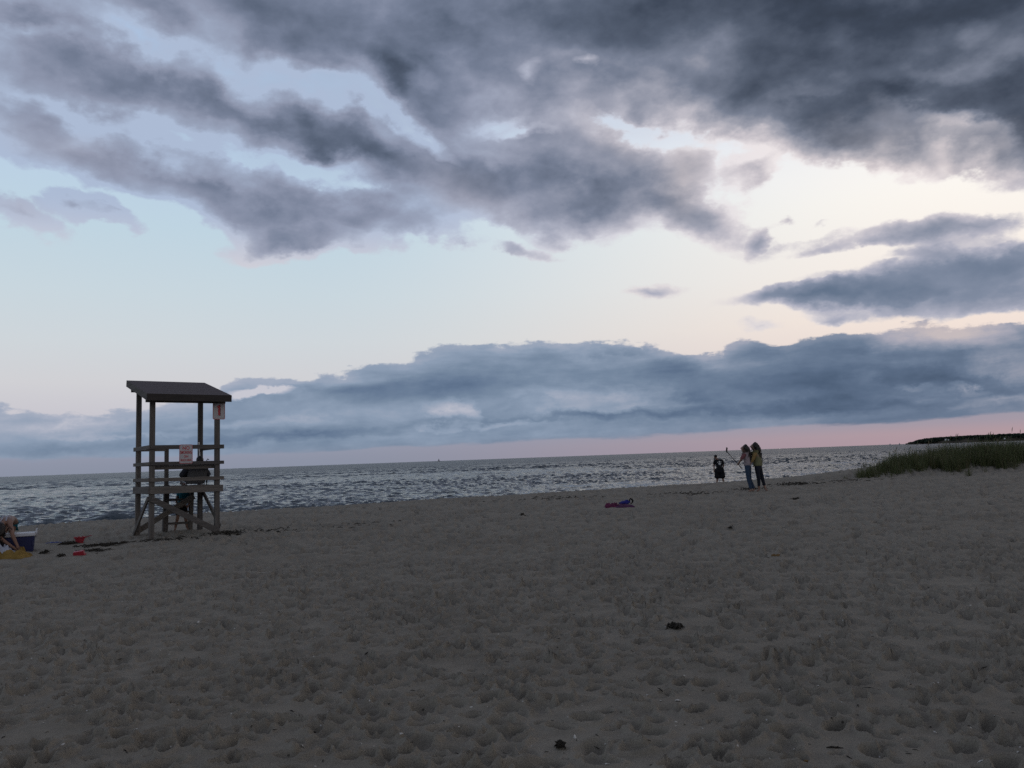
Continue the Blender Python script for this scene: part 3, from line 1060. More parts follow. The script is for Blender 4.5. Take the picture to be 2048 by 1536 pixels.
gr = random.Random(3)
m = MB()
clumps = []
for i in range(3600):
    t = gr.uniform(0.3, 27.0)
    d = gr.uniform(-0.2, 8.0)
    front = 0.6 + 1.3 * float(vnoise(np.array([t * 0.8]), np.array([2.2]), 41)[0])
    if d < front:
        continue
    if t < 4.5 and d > 1.0 + (t - 0.3) * 1.6:
        continue
    clumps.append((t, d))
for t, d in clumps:
    x, y = dune_pt(t, d)
    z = float(base_z(np.array([x]), np.array([y]))[0])
    hh = (0.46 + 0.48 * min(1.0, max(0.0, t / 6.0))) * gr.uniform(0.6, 1.2)
    for k in range(gr.randint(15, 24)):
        a = gr.uniform(0, 6.283)
        rr = gr.uniform(0, 0.16)
        blade(m, (x + rr * math.cos(a), y + rr * math.sin(a), z - 0.03), hh * gr.uniform(0.6, 1.1), gr.uniform(0.02, 0.3),
              gr.gauss(2.6, 1.1) if gr.random() < 0.6 else a, gr.uniform(0.004, 0.008), gr.uniform(0.0, 0.4))
    if gr.random() < 0.09:
        seed_stalk(m, (x, y, z), hh * gr.uniform(1.1, 1.4), gr.gauss(0.2, 0.6))
dg_ = m.build('dune_grass', M['grass'])
tag(dg_, 'dense green dune grass with seed heads on the low dune', 'grass', kind='stuff')


def tuft(px, py, n, h, label):
    c = spot(px, py)
    mm = MB()
    for k in range(n):
        a = gr.uniform(0, 6.283)
        rr = abs(gr.gauss(0, 0.09))
        blade(mm, (rr * math.cos(a), rr * math.sin(a), -0.03), h * gr.uniform(0.55, 1.1), gr.uniform(0.02, 0.4), a, gr.uniform(0.004, 0.007), gr.uniform(0, .5))
    o = mm.build('grass_tuft', M['grass'], loc=c)
    tag(o, label, 'grass tuft', 'grass tufts in front of the dune')


TUFTS = [(1719, 957, 46, .42, 'bushy green grass tuft at the left tip of the dune'),
         (1731, 951, 40, .45, 'grass tuft just right of the one at the dune tip'),
         (1757, 955, 26, .30, 'short dark grass tuft in front of the left part of the dune'),
         (1785, 955, 34, .42, 'spreading grass tuft on bare sand, third from the dune tip'),
         (1806, 949, 14, .40, 'thin sparse grass tuft right of the spreading one'),
         (1829, 948, 16, .42, 'thin upright grass tuft left of the low sprawling one'),
         (1860, 951, 22, .34, 'low sprawling grass tuft below the middle of the dune'),
         (1907, 949, 10, .48, 'lone upright grass stem cluster left of the thick tuft'),
         (1938, 952, 56, .50, 'thick tall grass tuft standing farthest forward from the dune'),
         (1969, 945, 28, .42, 'narrow grass tuft to the right of the thick forward one'),
         (2001, 941, 18, .38, 'small grass tuft near the right edge below the dune'),
         (1690, 958, 24, .24, 'tiny isolated grass tuft on the sand left of the dune tip')]
for a in TUFTS:
    tuft(*a)

# ------------------------------------------------------------------ lifeguard tower
TX, TY, TYAW, TW, TD, TROLL, TPIT = -7.7549, 19.6032, 0.6063, 1.3907, 1.4295, 0.010, -0.0029
ZR, ZP, ZF, ZB, OF, OB, OL, OR = 2.0073, 1.0981, 3.1125, 3.616, 0.4111, 0.4097, 0.1913, 0.1929
TR = Matrix.Rotation(TYAW, 3, 'Z') @ Matrix.Rotation(TPIT, 3, 'X') @ Matrix.Rotation(TROLL, 3, 'Y')


def tower_world(l):
    return TR @ Vector(l) + Vector((TX, TY, 0))


tower = empty('lifeguard_tower', (TX, TY, 0), rot=TR.to_euler())
tag(tower, 'weathered wooden lifeguard tower with sloping roof and railed platform on the sand', 'lifeguard tower')
hw, hd, PS = TW / 2, TD / 2, 0.105
slope = (ZB - ZF) / (TD + OF + OB)


def roof_under(y):
    return ZF + slope * (y + hd + OF) - 0.16


for sx, sy in ((-1, -1), (1, -1), (-1, 1), (1, 1)):
    y = sy * hd
    MB().box((sx * hw, y, (roof_under(y) + 0.02 - 0.5) / 2), PS, PS, roof_under(y) + 0.02 + 0.5).build('post', M['wood_z'], tower, bevel=0.006)
E = PS / 2 + 0.02          # boards are fixed to the outer faces of the posts
PX = 0.115                 # how far board ends run past the posts
BT = 0.036
# front and left boards: rail heights (top edge) and widths; the rest of the boards follow
for zt, wd in ((ZR, 0.092), (ZR - 0.365, 0.075), (ZR - 0.715, 0.08)):
    zc = zt - wd / 2
    MB().beam((-hw - PS / 2 + 0.001, -hd - E, zc), (hw + PX + 0.02, -hd - E, zc), wd, BT).build('rail', M['wood_x'], tower, bevel=0.004)
    MB().beam((-hw - E, -hd - PS / 2 - 0.03, zc), (-hw - E, hd + PX, zc), wd, BT).build('rail', M['wood_y'], tower, bevel=0.004)
    MB().beam((hw + E, -hd - PS / 2 + 0.004, zc), (hw + E, hd + PX, zc), wd, BT).build('rail', M['wood_y'], tower, bevel=0.004)
# sea-side rails stop at the ladder opening
for zt, wd in ((ZR, 0.092), (ZR - 0.365, 0.075), (ZR - 0.715, 0.08)):
    zc = zt - wd / 2
    MB().beam((-hw - PS / 2 + 0.002, hd + E, zc), (-hw + 0.62, hd + E, zc), wd, BT).build('rail', M['wood_x'], tower, bevel=0.004)
# extra board inside the front posts at seat height
MB().beam((-hw - 0.01, -hd + E, ZR - 0.487), (hw + 0.05, -hd + E, ZR - 0.487), 0.095, BT).build('rail', M['wood_x'], tower, bevel=0.004)
# platform: rim joists and planks
ZPc = ZP - 0.075
MB().beam((-hw - PS / 2 + 0.0015, -hd - E, ZPc), (hw + PX, -hd - E, ZPc), 0.15, 0.04).build('joist', M['wood_x'], tower, bevel=0.004)
MB().beam((-hw - PS / 2 + 0.0015, hd + E, ZPc), (hw + PS / 2, hd + E, ZPc), 0.15, 0.04).build('joist', M['wood_x'], tower, bevel=0.004)
MB().beam((-hw - E, -hd - PS / 2 - 0.035, ZPc), (-hw - E, hd + PX, ZPc), 0.15, 0.04).build('joist', M['wood_y'], tower, bevel=0.004)
MB().beam((hw + E, -hd - PS / 2 + 0.004, ZPc), (hw + E, hd + PX, ZPc), 0.15, 0.04).build('joist', M['wood_y'], tower, bevel=0.004)
MB().beam((0, -hd, ZPc), (0, hd, ZPc), 0.12, 0.04).build('joist', M['wood_y'], tower, bevel=0.004)
n = 10
pw_ = (TD - PS - 0.02) / n
pl = None
for i in range(n):
    y = -hd + PS / 2 + 0.01 + pw_ * (i + 0.5)
    if pl is None:
        pl = MB().box((0, 0, 0), TW + PS - 0.004, pw_ - 0.012, 0.036).mesh('plank', bevel=0.003)
    link('plank', pl, M['wood_x'], tower, (0, y, ZP - 0.016 + random.uniform(-.002, .002)))
# braces
MB().beam((-hw - 0.02, -hd - E - 0.001, ZP - 0.25), (hw + 0.02, -hd - E - 0.001, 0.06), 0.125, 0.038).build('brace', M['wood_x'], tower, bevel=0.004)
MB().beam((-hw - E, -hd, ZP - 0.24), (-hw - E, hd + 0.07, 0.00), 0.10, 0.038).build('brace', M['wood_y'], tower, bevel=0.004)
MB().beam((hw + E, hd - 0.02, ZP - 0.19), (hw + E, -hd + 0.02, 0.17), 0.10, 0.038).build('brace', M['wood_y'], tower, bevel=0.004)
MB().beam((-hw - 0.02, hd + E, 0.06), (hw - 0.12, hd + E, ZP - 0.27), 0.125, 0.038).build('brace', M['wood_x'], tower, bevel=0.004)
# ladder on the sea side
LY0, LY1 = hd + 0.16, hd + 0.36
lad = [(-0.03, ZR - 0.09), (0.55, ZP - 0.02)]
for lx, zt in lad:
    m = MB()
    m.beam((lx, LY1, -0.3), (lx, LY0, min(zt, ZP + 0.02)), 0.115, 0.115 if lx < 0 else 0.085, up=(0, 1, 0))
    m.build('ladder_stringer', M['wood_z'], tower, bevel=0.004)
MB().box((-0.045, hd + E + 0.06, (ZR - 0.01 + ZP) / 2), 0.085, 0.085, ZR - ZP - 0.02).build('ladder_handpost', M['wood_z'], tower, bevel=0.004)
for zz in (0.20, 0.46, 0.76):
    yy = LY1 + (LY0 - LY1) * (zz + 0.3) / (ZP + 0.3)
    MB().beam((0.03, yy, zz), (0.505, yy, zz), 0.05, 0.09).build('ladder_rung', M['wood_x'], tower, bevel=0.004)
# roof
rl = TW + OL + OR
rx = (OR - OL) / 2
ya, yb = -hd - OF, hd + OB
ang_r = math.atan(slope)
RMx = Matrix.Rotation(ang_r, 3, 'X')
Lr = math.hypot(yb - ya, ZB - ZF)
mid = Vector((rx, (ya + yb) / 2, (ZF + ZB) / 2))
roof = MB().box(mid + RMx @ Vector((0, 0, -0.034)), rl - 0.004, Lr - 0.004, 0.022, RMx).build('roof_deck', M['wood_y'], tower)
# courses of roofing felt lapped down the slope
nc = 7
for i in range(nc):
    yc = -Lr / 2 + Lr * (i + 0.5) / nc
    tilt = Matrix.Rotation(ang_r - 0.005, 3, 'X')
    MB().box(mid + RMx @ Vector((0, yc, -0.010)), rl + 0.02, Lr / nc + 0.012, 0.006, tilt).build('roof_course', M['shingle'], roof)
MB().beam((rx - rl / 2 - 0.006, ya - 0.018, ZF - 0.085), (rx + rl / 2 + 0.006, ya - 0.018, ZF - 0.085), 0.15, 0.032).build('fascia', M['wood_dark'], tower, bevel=0.004)
MB().beam((rx - rl / 2, yb + 0.018, ZB - 0.085), (rx + rl / 2, yb + 0.018, ZB - 0.085), 0.15, 0.032).build('fascia', M['wood_dark'], tower, bevel=0.004)
for sx in (-1, 1):
    xx = rx + sx * (rl / 2 + 0.0)
    MB().beam((xx, ya, ZF - 0.085), (xx, yb, ZB - 0.085), 0.145, 0.032).build('fascia', M['wood_y'], tower, bevel=0.004)
for y in (-hd - 0.08, hd + 0.08):
    MB().beam((-hw - 0.16, y, roof_under(y) - 0.04), (hw + 0.16, y, roof_under(y) - 0.04), 0.09, 0.05).build('roof_beam', M['wood_x'], tower, bevel=0.004)
for x in (-0.45, 0.0, 0.45):
    MB().beam((x, ya + 0.05, ZF - 0.10), (x, yb - 0.05, ZB - 0.10), 0.09, 0.04).build('rafter', M['wood_y'], tower, bevel=0.004)


# ------------------------------------------------------------------ signs
def rounded(w, h, r, n=5):
    pts = []
    for cx, cy, a0 in ((w / 2 - r, h / 2 - r, 0), (-w / 2 + r, h / 2 - r, 90), (-w / 2 + r, -h / 2 + r, 180), (w / 2 - r, -h / 2 + r, 270)):
        for i in range(n + 1):
            a = math.radians(a0 + 90 * i / n)
            pts.append((cx + r * math.cos(a), cy + r * math.sin(a)))
    return pts


def text_mesh(s, size, depth=0.001, bold=0.0):
    c = bpy.data.curves.new('lettering', 'FONT')
    c.body = s
    c.size = size
    c.align_x = 'CENTER'
    c.align_y = 'CENTER'
    c.extrude = depth
    c.offset = bold
    o = bpy.data.objects.new('lettering', c)
    COL.objects.link(o)
    dg = bpy.context.evaluated_depsgraph_get()
    dg.update()
    me = bpy.data.meshes.new_from_object(o.evaluated_get(dg))
    bpy.data.objects.remove(o)
    bpy.data.curves.remove(c)
    return me


def sign(name, loc, w, h, label, r=0.03):
    root = empty(name, tower_world(loc), rot=(TR @ Matrix.Rotation(math.pi / 2, 3, 'X')).to_euler())
    tag(root, label, 'sign')
    # panel lies in local xy, faces local +z (towards the land)
    o = rounded(w, h, r)
    N = len(o)
    MB().add([(x, y, 0) for x, y in o] + [(x, y, 0.006) for x, y in o],
             [tuple(range(N, 2 * N)), tuple(reversed(range(N)))] + [(i, (i + 1) % N, N + (i + 1) % N, N + i) for i in range(N)]).build('panel', M['white_metal'], root)
    a = rounded(w - 0.008, h - 0.008, r * .9)
    b_ = rounded(w - 0.026, h - 0.026, r * .8)
    MB().add([(x, y, 0.0075) for x, y in a] + [(x, y, 0.0075) for x, y in b_], [(i, (i + 1) % N, N + (i + 1) % N, N + i) for i in range(N)]).build('border', M['sign_red'], root)
    for sy in (-1, 1):
        MB().tube([(0, sy * (h / 2 - 0.035), 0.006), (0, sy * (h / 2 - 0.035), 0.012)], 0.009, 8).build('bolt', M['metal'], root)
    return root


s1 = sign('number_sign', (hw + 0.02, -hd - PS / 2 - 0.014, 2.79), 0.275, 0.425, 'white sign with red border and a red 1 on the front right tower post')
# the figure 1: slab numeral with a dark drop shadow
one = [(-0.012, -0.115), (0.024, -0.115), (0.024, 0.115), (0.004, 0.115), (-0.008, 0.093), (-0.034, 0.078), (-0.034, 0.050), (-0.012, 0.060)]
for nm, off, mt, zl in (('numeral_shadow', 0.009, M['sign_dark'], 0.0080), ('numeral', -0.004, M['sign_red'], 0.0095)):
    N = len(one)
    MB().add([(x * 1.15 + off, y * 1.05 - off * 0.6, zl) for x, y in one], [tuple(range(N))]).build(nm, mt, s1)
s2 = sign('no_smoking_sign', (-0.008, -hd - E - BT / 2 - 0.008, ZR - 0.205), 0.285, 0.425, 'white sign with red letters reading NO SMOKING ON BEACH AREA on the tower rail')
for txt, y, sc, wx_ in (('NO', 0.130, 0.098, 1.0), ('SMOKING', 0.035, 0.085, 0.66), ('ON', -0.055, 0.060, 1.0), ('BEACH AREA', -0.135, 0.060, 0.64)):
    me = text_mesh(txt, sc, 0.0008, 0.0012)
    for v in me.vertices:
        v.co.x *= wx_
        v.co.y *= 1.1
    o = link('lettering', me, M['sign_red'], s2, (0, y, 0.0085))


# ------------------------------------------------------------------ people
def fingers(m, wrist, hand, palm_n, s=1.0):
    """four fingers and a thumb at the end of a hand pointing wrist -> hand; curled a little"""
    w, h = Vector(wrist), Vector(hand)
    d = (h - w).normalized()
    nrm = Vector(palm_n)
    nrm = (nrm - d * nrm.dot(d)).normalized()
    side = d.cross(nrm)
    for i, L in enumerate((0.072, 0.08, 0.074, 0.058)):
        b = h + side * (i - 1.5) * 0.019 * s - d * 0.02 * s
        p1 = b + d * L * 0.5 * s + nrm * 0.006 * s
        p2 = b + d * L * 0.82 * s + nrm * 0.026 * s
        p3 = b + d * L * 0.98 * s + nrm * 0.045 * s
        m.tube([b, p1, p2, p3], [0.0095 * s, 0.009 * s, 0.008 * s, 0.006 * s], 6)
    b = w + (h - w) * 0.35 + side * -0.028 * s
    m.tube([b, b + (d * 0.6 - side * 0.8).normalized() * 0.035 * s, b + (d * 0.9 - side * 0.4).normalized() * 0.062 * s + nrm * 0.012 * s],
           [0.012 * s, 0.0105 * s, 0.007 * s], 6)


def person(label, loc, rz, J, s=1.0, skin_mat='skin', face=(0, -1, 0), tops=None, bottoms=None, hairs=None, group=None, slim=1.0, knee_r=0.056):
    """J: joints in local metres. head, neck, chest, waist, pelvis, then per side sh, el, wr, ha, hip, kn, an, toe (suffix l / r)"""
    root = empty('person', loc, rz)
    tag(root, label, 'person', group)
    V = {k: Vector(v) for k, v in J.items()}
    names = []
    verts = []

    def jv(k, r, p=None):
        names.append(k)
        q = V[k] if p is None else p
        verts.append((q.x, q.y, q.z, r))
        return len(verts) - 1
    f = Vector(face).normalized()
    pe = jv('pelvis', (0.145 * s * slim, 0.105 * s))
    wa = jv('waist', (0.125 * s * slim, 0.095 * s))
    ch = jv('chest', (0.150 * s * slim, 0.105 * s))
    ne = jv('neck', 0.052 * s)
    hb = jv('jaw', (0.062 * s, 0.068 * s), V['head'] - Vector((0, 0, 0.062 * s)) + f * 0.012 * s)
    hd_ = jv('head', (0.076 * s, 0.088 * s))
    tp = jv('crown', (0.050 * s, 0.058 * s), V['head'] + Vector((0, 0, 0.078 * s)))
    E_ = [(pe, wa), (wa, ch), (ch, ne), (ne, hb), (hb, hd_), (hd_, tp)]
    for sd in 'lr':
        a = jv('sh' + sd, 0.058 * s)
        b_ = jv('el' + sd, 0.040 * s)
        c = jv('wr' + sd, 0.027 * s)
        d = jv('ha' + sd, (0.034 * s, 0.022 * s))
        E_ += [(ch, a), (a, b_), (b_, c), (c, d)]
        a = jv('hip' + sd, 0.088 * s * slim)
        b_ = jv('kn' + sd, knee_r * s)
        c = jv('an' + sd, 0.038 * s)
        cm = jv('calf' + sd, 0.053 * s, V['kn' + sd].lerp(V['an' + sd], 0.35) + Vector((0, 0.01, 0)))
        d = jv('toe' + sd, (0.042 * s, 0.024 * s))
        E_ += [(pe, a), (a, b_), (b_, cm), (cm, c), (c, d)]
    me = skin(verts, E_, root=0, sub=2, name='body')
    m = MB()
    for sd in 'lr':
        fingers(m, V['wr' + sd], V['ha' + sd], f, s)
    up = Vector((0, 0, 1))
    side = f.cross(up).normalized()
    hc = V['head']
    # nose, ears, lips, brow
    m.tube([hc + f * 0.078 * s + up * 0.018 * s, hc + f * 0.100 * s - up * 0.022 * s], [0.008 * s, 0.015 * s], 6)
    for q in (-1, 1):
        e = hc + side * q * 0.078 * s - up * 0.008 * s
        m.ball(e, 0.012 * s, 0.018 * s, 0.030 * s, 6, 5)
    m.tube([hc + f * 0.078 * s - up * 0.058 * s - side * 0.02 * s, hc + f * 0.084 * s - up * 0.058 * s, hc + f * 0.078 * s - up * 0.058 * s + side * 0.02 * s], 0.008 * s, 6)
    join_mesh(me, m)
    link('body', me, M[skin_mat], root)
    for q in (-1, 1):
        e = hc + f * 0.079 * s + side * q * 0.031 * s + up * 0.012 * s
        MB().ball(e, 0.010 * s, 0.010 * s, 0.008 * s, 6, 5).build('eye', M['black'], root, smooth=True)

    def shell(nm, spec, edges, mat, sub=2):
        js = []
        for k, r in spec:
            p = V[k] if isinstance(k, str) else Vector(k)
            js.append((p.x, p.y, p.z, r))
        return link(nm, skin(js, edges, 0, sub, nm), M[mat], root)
    root_parts = {'V': V, 'shell': shell, 'face': f, 'side': side}
    return root, root_parts


def lerp(a, b, t):
    return Vector(a).lerp(Vector(b), t)


def hair_mass(root, pts, rads, mat, seed, strands=70, fall=(0, 0, -1), spread=0.10, length=0.4):
    """a full mass of wavy hair with loose locks hanging from it"""
    js = [(*p, r) for p, r in zip(pts, rads)]
    me = skin(js, [(i, i + 1) for i in range(len(pts) - 1)], 0, 3, 'hair')
    for v in me.vertices:
        n = v.normal
        c = v.co
        k = 0.012 * float(vnoise(np.array([c.x * 32 + c.y * 20]), np.array([c.z * 26]), seed)[0]) + 0.008 * float(vnoise(np.array([c.x * 70]), np.array([c.z * 60 + c.y * 50]), seed + 1)[0])
        v.co = c + n * k
    hr = random.Random(seed)
    m = MB()
    P = [Vector(p) for p in pts]
    for i in range(strands):
        k = hr.randint(1, len(P) - 1)
        b = P[k] + Vector((hr.gauss(0, .8), hr.gauss(0, .8), hr.uniform(-1, .1))) * rads[k] * 0.7
        f = Vector(fall) * length * hr.uniform(0.3, 1.0)
        w = hr.uniform(0.006, 0.014)
        ph = hr.uniform(0, 6.28)
        q = []
        for t in (0, .25, .5, .75, 1):
            q.append(b + f * t + Vector((math.sin(ph + t * 7), math.cos(ph + t * 6), 0)) * 0.018 + Vector((hr.gauss(0, 1), hr.gauss(0, 1), 0)) * spread * 0.12 * t)
        m.tube(q, [w, w, w * .9, w * .7, w * .2], 4, cap=False)
    join_mesh(me, m)
    return link('hair', me, M[mat], root)


def base_at(px, py):
    p = spot(px, py)
    p.z = sz(p.x, p.y) - 0.012
    return p, -math.atan2(p.x, p.y)


# --- the two women taking a picture of themselves. local x: right in view, y: away
u = 29.9 / FPX
b1, rz1 = base_at(1505, 983)


def L1(px, py, y=0.0):
    return ((px - 1505) * u, y, (983.5 - py) * u)


J1 = dict(head=L1(1492.5, 896, .02), neck=L1(1495, 904, .02), chest=L1(1497, 913, .02), waist=L1(1498.5, 924, .02), pelvis=L1(1499, 934, .02),
          shl=L1(1493.5, 908.5, -.13), ell=L1(1486.5, 919, -.20), wrl=L1(1482.0, 925, -.12), hal=L1(1480.6, 927.6, -.08),
          shr=L1(1498, 908, .17), elr=L1(1504, 918, .26), wrr=L1(1508, 912, .32), har=L1(1511, 910, .33),
          hipl=L1(1497.5, 936, -.08), knl=L1(1498.5, 958, -.07), anl=L1(1503, 979.5, -.05), toel=L1(1497.5, 982.6, -.09),
          hipr=L1(1500.5, 936, .11), knr=L1(1501, 958, .10), anr=L1(1508.5, 979, .09), toer=L1(1504, 982.2, .05))
w1, q1 = person('woman with long brown hair in pale shirt and jeans holding the selfie stick', b1, rz1, J1, face=(-0.95, 0.25, 0.05), slim=0.92,
                group='two women posing on the sand')
V = q1['V']
q1['shell']('jeans', [('pelvis', (0.158, 0.122)), (lerp(V['pelvis'], V['waist'], .8), (0.140, 0.110)), ('hipl', 0.097), ('knl', 0.068), (lerp(V['knl'], V['anl'], .97), 0.058),
                      ('hipr', 0.097), ('knr', 0.068), (lerp(V['knr'], V['anr'], .97), 0.058)], [(0, 1), (0, 2), (2, 3), (3, 4), (0, 5), (5, 6), (6, 7)], 'denim')
q1['shell']('shirt', [('chest', (0.165, 0.130)), (lerp(V['chest'], V['neck'], .55), (0.10, 0.085)), ('waist', (0.160, 0.135)), (lerp(V['waist'], V['pelvis'], 1.25), (0.185, 0.155))],
            [(0, 1), (0, 2), (2, 3)], 'pinkwhite')
for sd in 'lr':
    q1['shell']('sleeve', [(lerp(V['chest'], V['sh' + sd], .5), 0.075), ('sh' + sd, 0.078), (lerp(V['sh' + sd], V['el' + sd], .6), 0.066), (lerp(V['el' + sd], V['wr' + sd], .15), 0.056)],
                [(0, 1), (1, 2), (2, 3)], 'rose' if sd == 'l' else 'pinkwhite')
hair_mass(w1, [L1(1493, 890.5, .02), L1(1496, 893, .03), L1(1499.5, 899, .03), L1(1502, 906, .04), L1(1504, 913, .05)], [0.085, 0.105, 0.105, 0.10, 0.07], 'hair', 11, 80)

J2 = dict(head=L1(1511.5, 892.5, .28), neck=L1(1514, 901.5, .26), chest=L1(1517, 911.5, .24), waist=L1(1518.5, 924, .22), pelvis=L1(1518.5, 936, .20),
          shl=L1(1514, 907.5, .06), ell=L1(1510, 920, -.03), wrl=L1(1505, 927, -.05), hal=L1(1503.5, 929, -.05),
          shr=L1(1519, 907, .40), elr=L1(1519, 921, .46), wrr=L1(1514, 930, .42), har=L1(1512, 933, .40),
          hipl=L1(1516.5, 938, .10), knl=L1(1518.5, 960, .09), anl=L1(1517.5, 979.5, .10), toel=L1(1513.5, 983.2, .05),
          hipr=L1(1521.5, 938, .30), knr=L1(1526, 960, .26), anr=L1(1530, 978.5, .24), toer=L1(1533.5, 982.6, .15))
w2, q2 = person('woman with dark hair in yellow-green jacket and black leggings behind her friend', b1, rz1, J2, face=(-0.96, 0.1, 0.0),
                group='two women posing on the sand', slim=0.95)
V = q2['V']
q2['shell']('leggings', [('pelvis', (0.166, 0.128)), (lerp(V['pelvis'], V['waist'], .8), (0.150, 0.115)), ('hipl', 0.100), ('knl', 0.066), (lerp(V['knl'], V['anl'], .72), 0.050),
                         ('hipr', 0.100), ('knr', 0.066), (lerp(V['knr'], V['anr'], .72), 0.050)], [(0, 1), (0, 2), (2, 3), (3, 4), (0, 5), (5, 6), (6, 7)], 'legging')
q2['shell']('jacket', [('chest', (0.182, 0.140)), (lerp(V['chest'], V['neck'], .6), (0.105, 0.09)), ('waist', (0.185, 0.150)), (lerp(V['waist'], V['pelvis'], 1.1), (0.215, 0.180))],
            [(0, 1), (0, 2), (2, 3)], 'yellowgreen')
for sd in 'lr':
    q2['shell']('sleeve', [(lerp(V['chest'], V['sh' + sd], .5), 0.078), ('sh' + sd, 0.082), (lerp(V['sh' + sd], V['el' + sd], .6), 0.070), (lerp(V['el' + sd], V['wr' + sd], .8), 0.048)],
                [(0, 1), (1, 2), (2, 3)], 'ochre' if sd == 'l' else 'yellowgreen')
hair_mass(w2, [L1(1511.5, 887, .28), L1(1515, 889.5, .28), L1(1519, 895.5, .28), L1(1521.5, 902, .28), L1(1524, 907, .28)], [0.085, 0.11, 0.115, 0.105, 0.07], 'hair', 12, 80)

# selfie stick with phone
hd1 = b1 + Matrix.Rotation(rz1, 3, 'Z') @ Vector(L1(1480.6, 928.2, -.07))
tip = b1 + Matrix.Rotation(rz1, 3, 'Z') @ Vector(L1(1459.6, 902.0, .16))
tail = hd1 + (hd1 - tip) * 0.30
stick = empty('selfie_stick', hd1)
tag(stick, 'thin selfie stick with a black phone held up by the woman in jeans', 'selfie stick')
MB().tube([tail - hd1, (0, 0, 0), (hd1.lerp(tip, .5)) - hd1, tip - hd1], [.014, .014, .013, .012], 8).build('pole', M['black'], stick)
MB().tube([tail - hd1, (hd1.lerp(tail, .45)) - hd1], [.019, .019], 8).build('grip', M['black'], stick)
RP = Matrix.Rotation(rz1, 3, 'Z') @ Matrix.Rotation(0.95, 3, 'Z') @ Matrix.Rotation(0.25, 3, 'Y')
MB().box(tip - hd1 + Vector((0, 0, 0.075)), 0.082, 0.012, 0.158, RP).build('phone', M['black'], stick, bevel=0.004)
MB().box(tip - hd1 + Vector((0, 0, 0.0)), 0.05, 0.03, 0.05, RP).build('clamp', M['black'], stick, bevel=0.003)

# --- man at the water's edge, standing lower than the crest
dm = ray(1437, 930)
Ym = 47.5
pm = Vector((dm.x / dm.y * Ym, Ym, 0))
pm.z = sz(pm.x, pm.y) - 0.01
um = math.hypot(pm.x, pm.y) / FPX
hz = px_h(908.5, 1432, math.hypot(pm.x, pm.y)) - pm.z          # height of his crown above his feet
k = hz / 1.72


def LM(dx_, z, y=0.0):
    return (dx_ * k, y, z * k)


JM = dict(head=LM(-.125, 1.585, -.03), neck=LM(-.06, 1.47, 0), chest=LM(.02, 1.28, 0), waist=LM(.04, 1.06, 0), pelvis=LM(.03, .90, 0),
          shl=LM(-.17, 1.39, 0), ell=LM(-.235, 1.12, .02), wrl=LM(-.235, .90, -.06), hal=LM(-.225, .82, -.08),
          shr=LM(.20, 1.36, 0), elr=LM(.255, 1.10, .08), wrr=LM(.20, .92, .22), har=LM(.16, .88, .26),
          hipl=LM(-.07, .86, 0), knl=LM(-.09, .48, 0), anl=LM(-.16, .09, 0), toel=LM(-.20, .025, .12),
          hipr=LM(.14, .86, 0), knr=LM(.17, .48, 0), anr=LM(.25, .09, 0), toer=LM(.29, .025, .12))
man, qm = person('man in black T-shirt and long shorts at the water edge, back to us', pm, -math.atan2(pm.x, pm.y), JM, s=k, face=(-.75, .6, -.25), slim=1.15)
V = qm['V']
tee = qm['shell']('t_shirt', [('chest', (0.225 * k, 0.160 * k)), (lerp(V['chest'], V['neck'], .55), (0.12 * k, 0.10 * k)), ('waist', (0.225 * k, 0.165 * k)),
                              (lerp(V['waist'], V['pelvis'], 1.9), (0.245 * k, 0.19 * k)), ('shl', 0.095 * k), (lerp(V['shl'], V['ell'], .82), 0.082 * k),
                              ('shr', 0.095 * k), (lerp(V['shr'], V['elr'], .82), 0.082 * k)], [(0, 1), (0, 2), (2, 3), (0, 4), (4, 5), (0, 6), (6, 7)], 'black')
qm['shell']('shorts', [('pelvis', (0.205 * k, 0.150 * k)), ('hipl', 0.16 * k), (lerp(V['hipl'], V['knl'], 1.2), 0.180 * k), ('hipr', 0.16 * k), (lerp(V['hipr'], V['knr'], 1.2), 0.180 * k)],
            [(0, 1), (1, 2), (0, 3), (3, 4)], 'black')
MB().ball((JM['head'][0], JM['head'][1], JM['head'][2] + .035 * k), .088 * k, .098 * k, .085 * k, 10, 7).build('hair', M['hair'], man, smooth=True)
from mathutils.bvhtree import BVHTree
bv = BVHTree.FromPolygons([v.co.copy() for v in tee.data.vertices], [tuple(p.vertices) for p in tee.data.polygons])


def emblem_pts(cx, cz, r0, r1, n, rot):
    return [(cx + (r0 if i % 2 == 0 else r1) * math.cos(rot + math.pi * i / n), cz + (r0 if i % 2 == 0 else r1) * math.sin(rot + math.pi * i / n)) for i in range(2 * n)]


m = MB()
for pts, ctr in ((emblem_pts(.06, 1.215, .10, .036, 5, 1.57), (.06, 1.215)), (emblem_pts(.055, 1.325, .042, .034, 5, 0.0), (.055, 1.325)),
                 (emblem_pts(.13, 1.31, .030, .020, 4, 0.0), (.13, 1.31)), (emblem_pts(-.03, 1.30, .026, .018, 4, 0.3), (-.03, 1.30))):
    vs = []
    for x, z in [ctr] + pts:
        h = bv.ray_cast(Vector((x * k, -2, z * k)), Vector((0, 1, 0)))
        yy = h[0].y if h[0] is not None else -0.16 * k
        vs.append((x * k, yy - 0.004, z * k))
    n_ = len(pts)
    m.add(vs, [(0, 1 + (i + 1) % n_, 1 + i) for i in range(n_)])
m.build('back_print', M['white_print'], man)

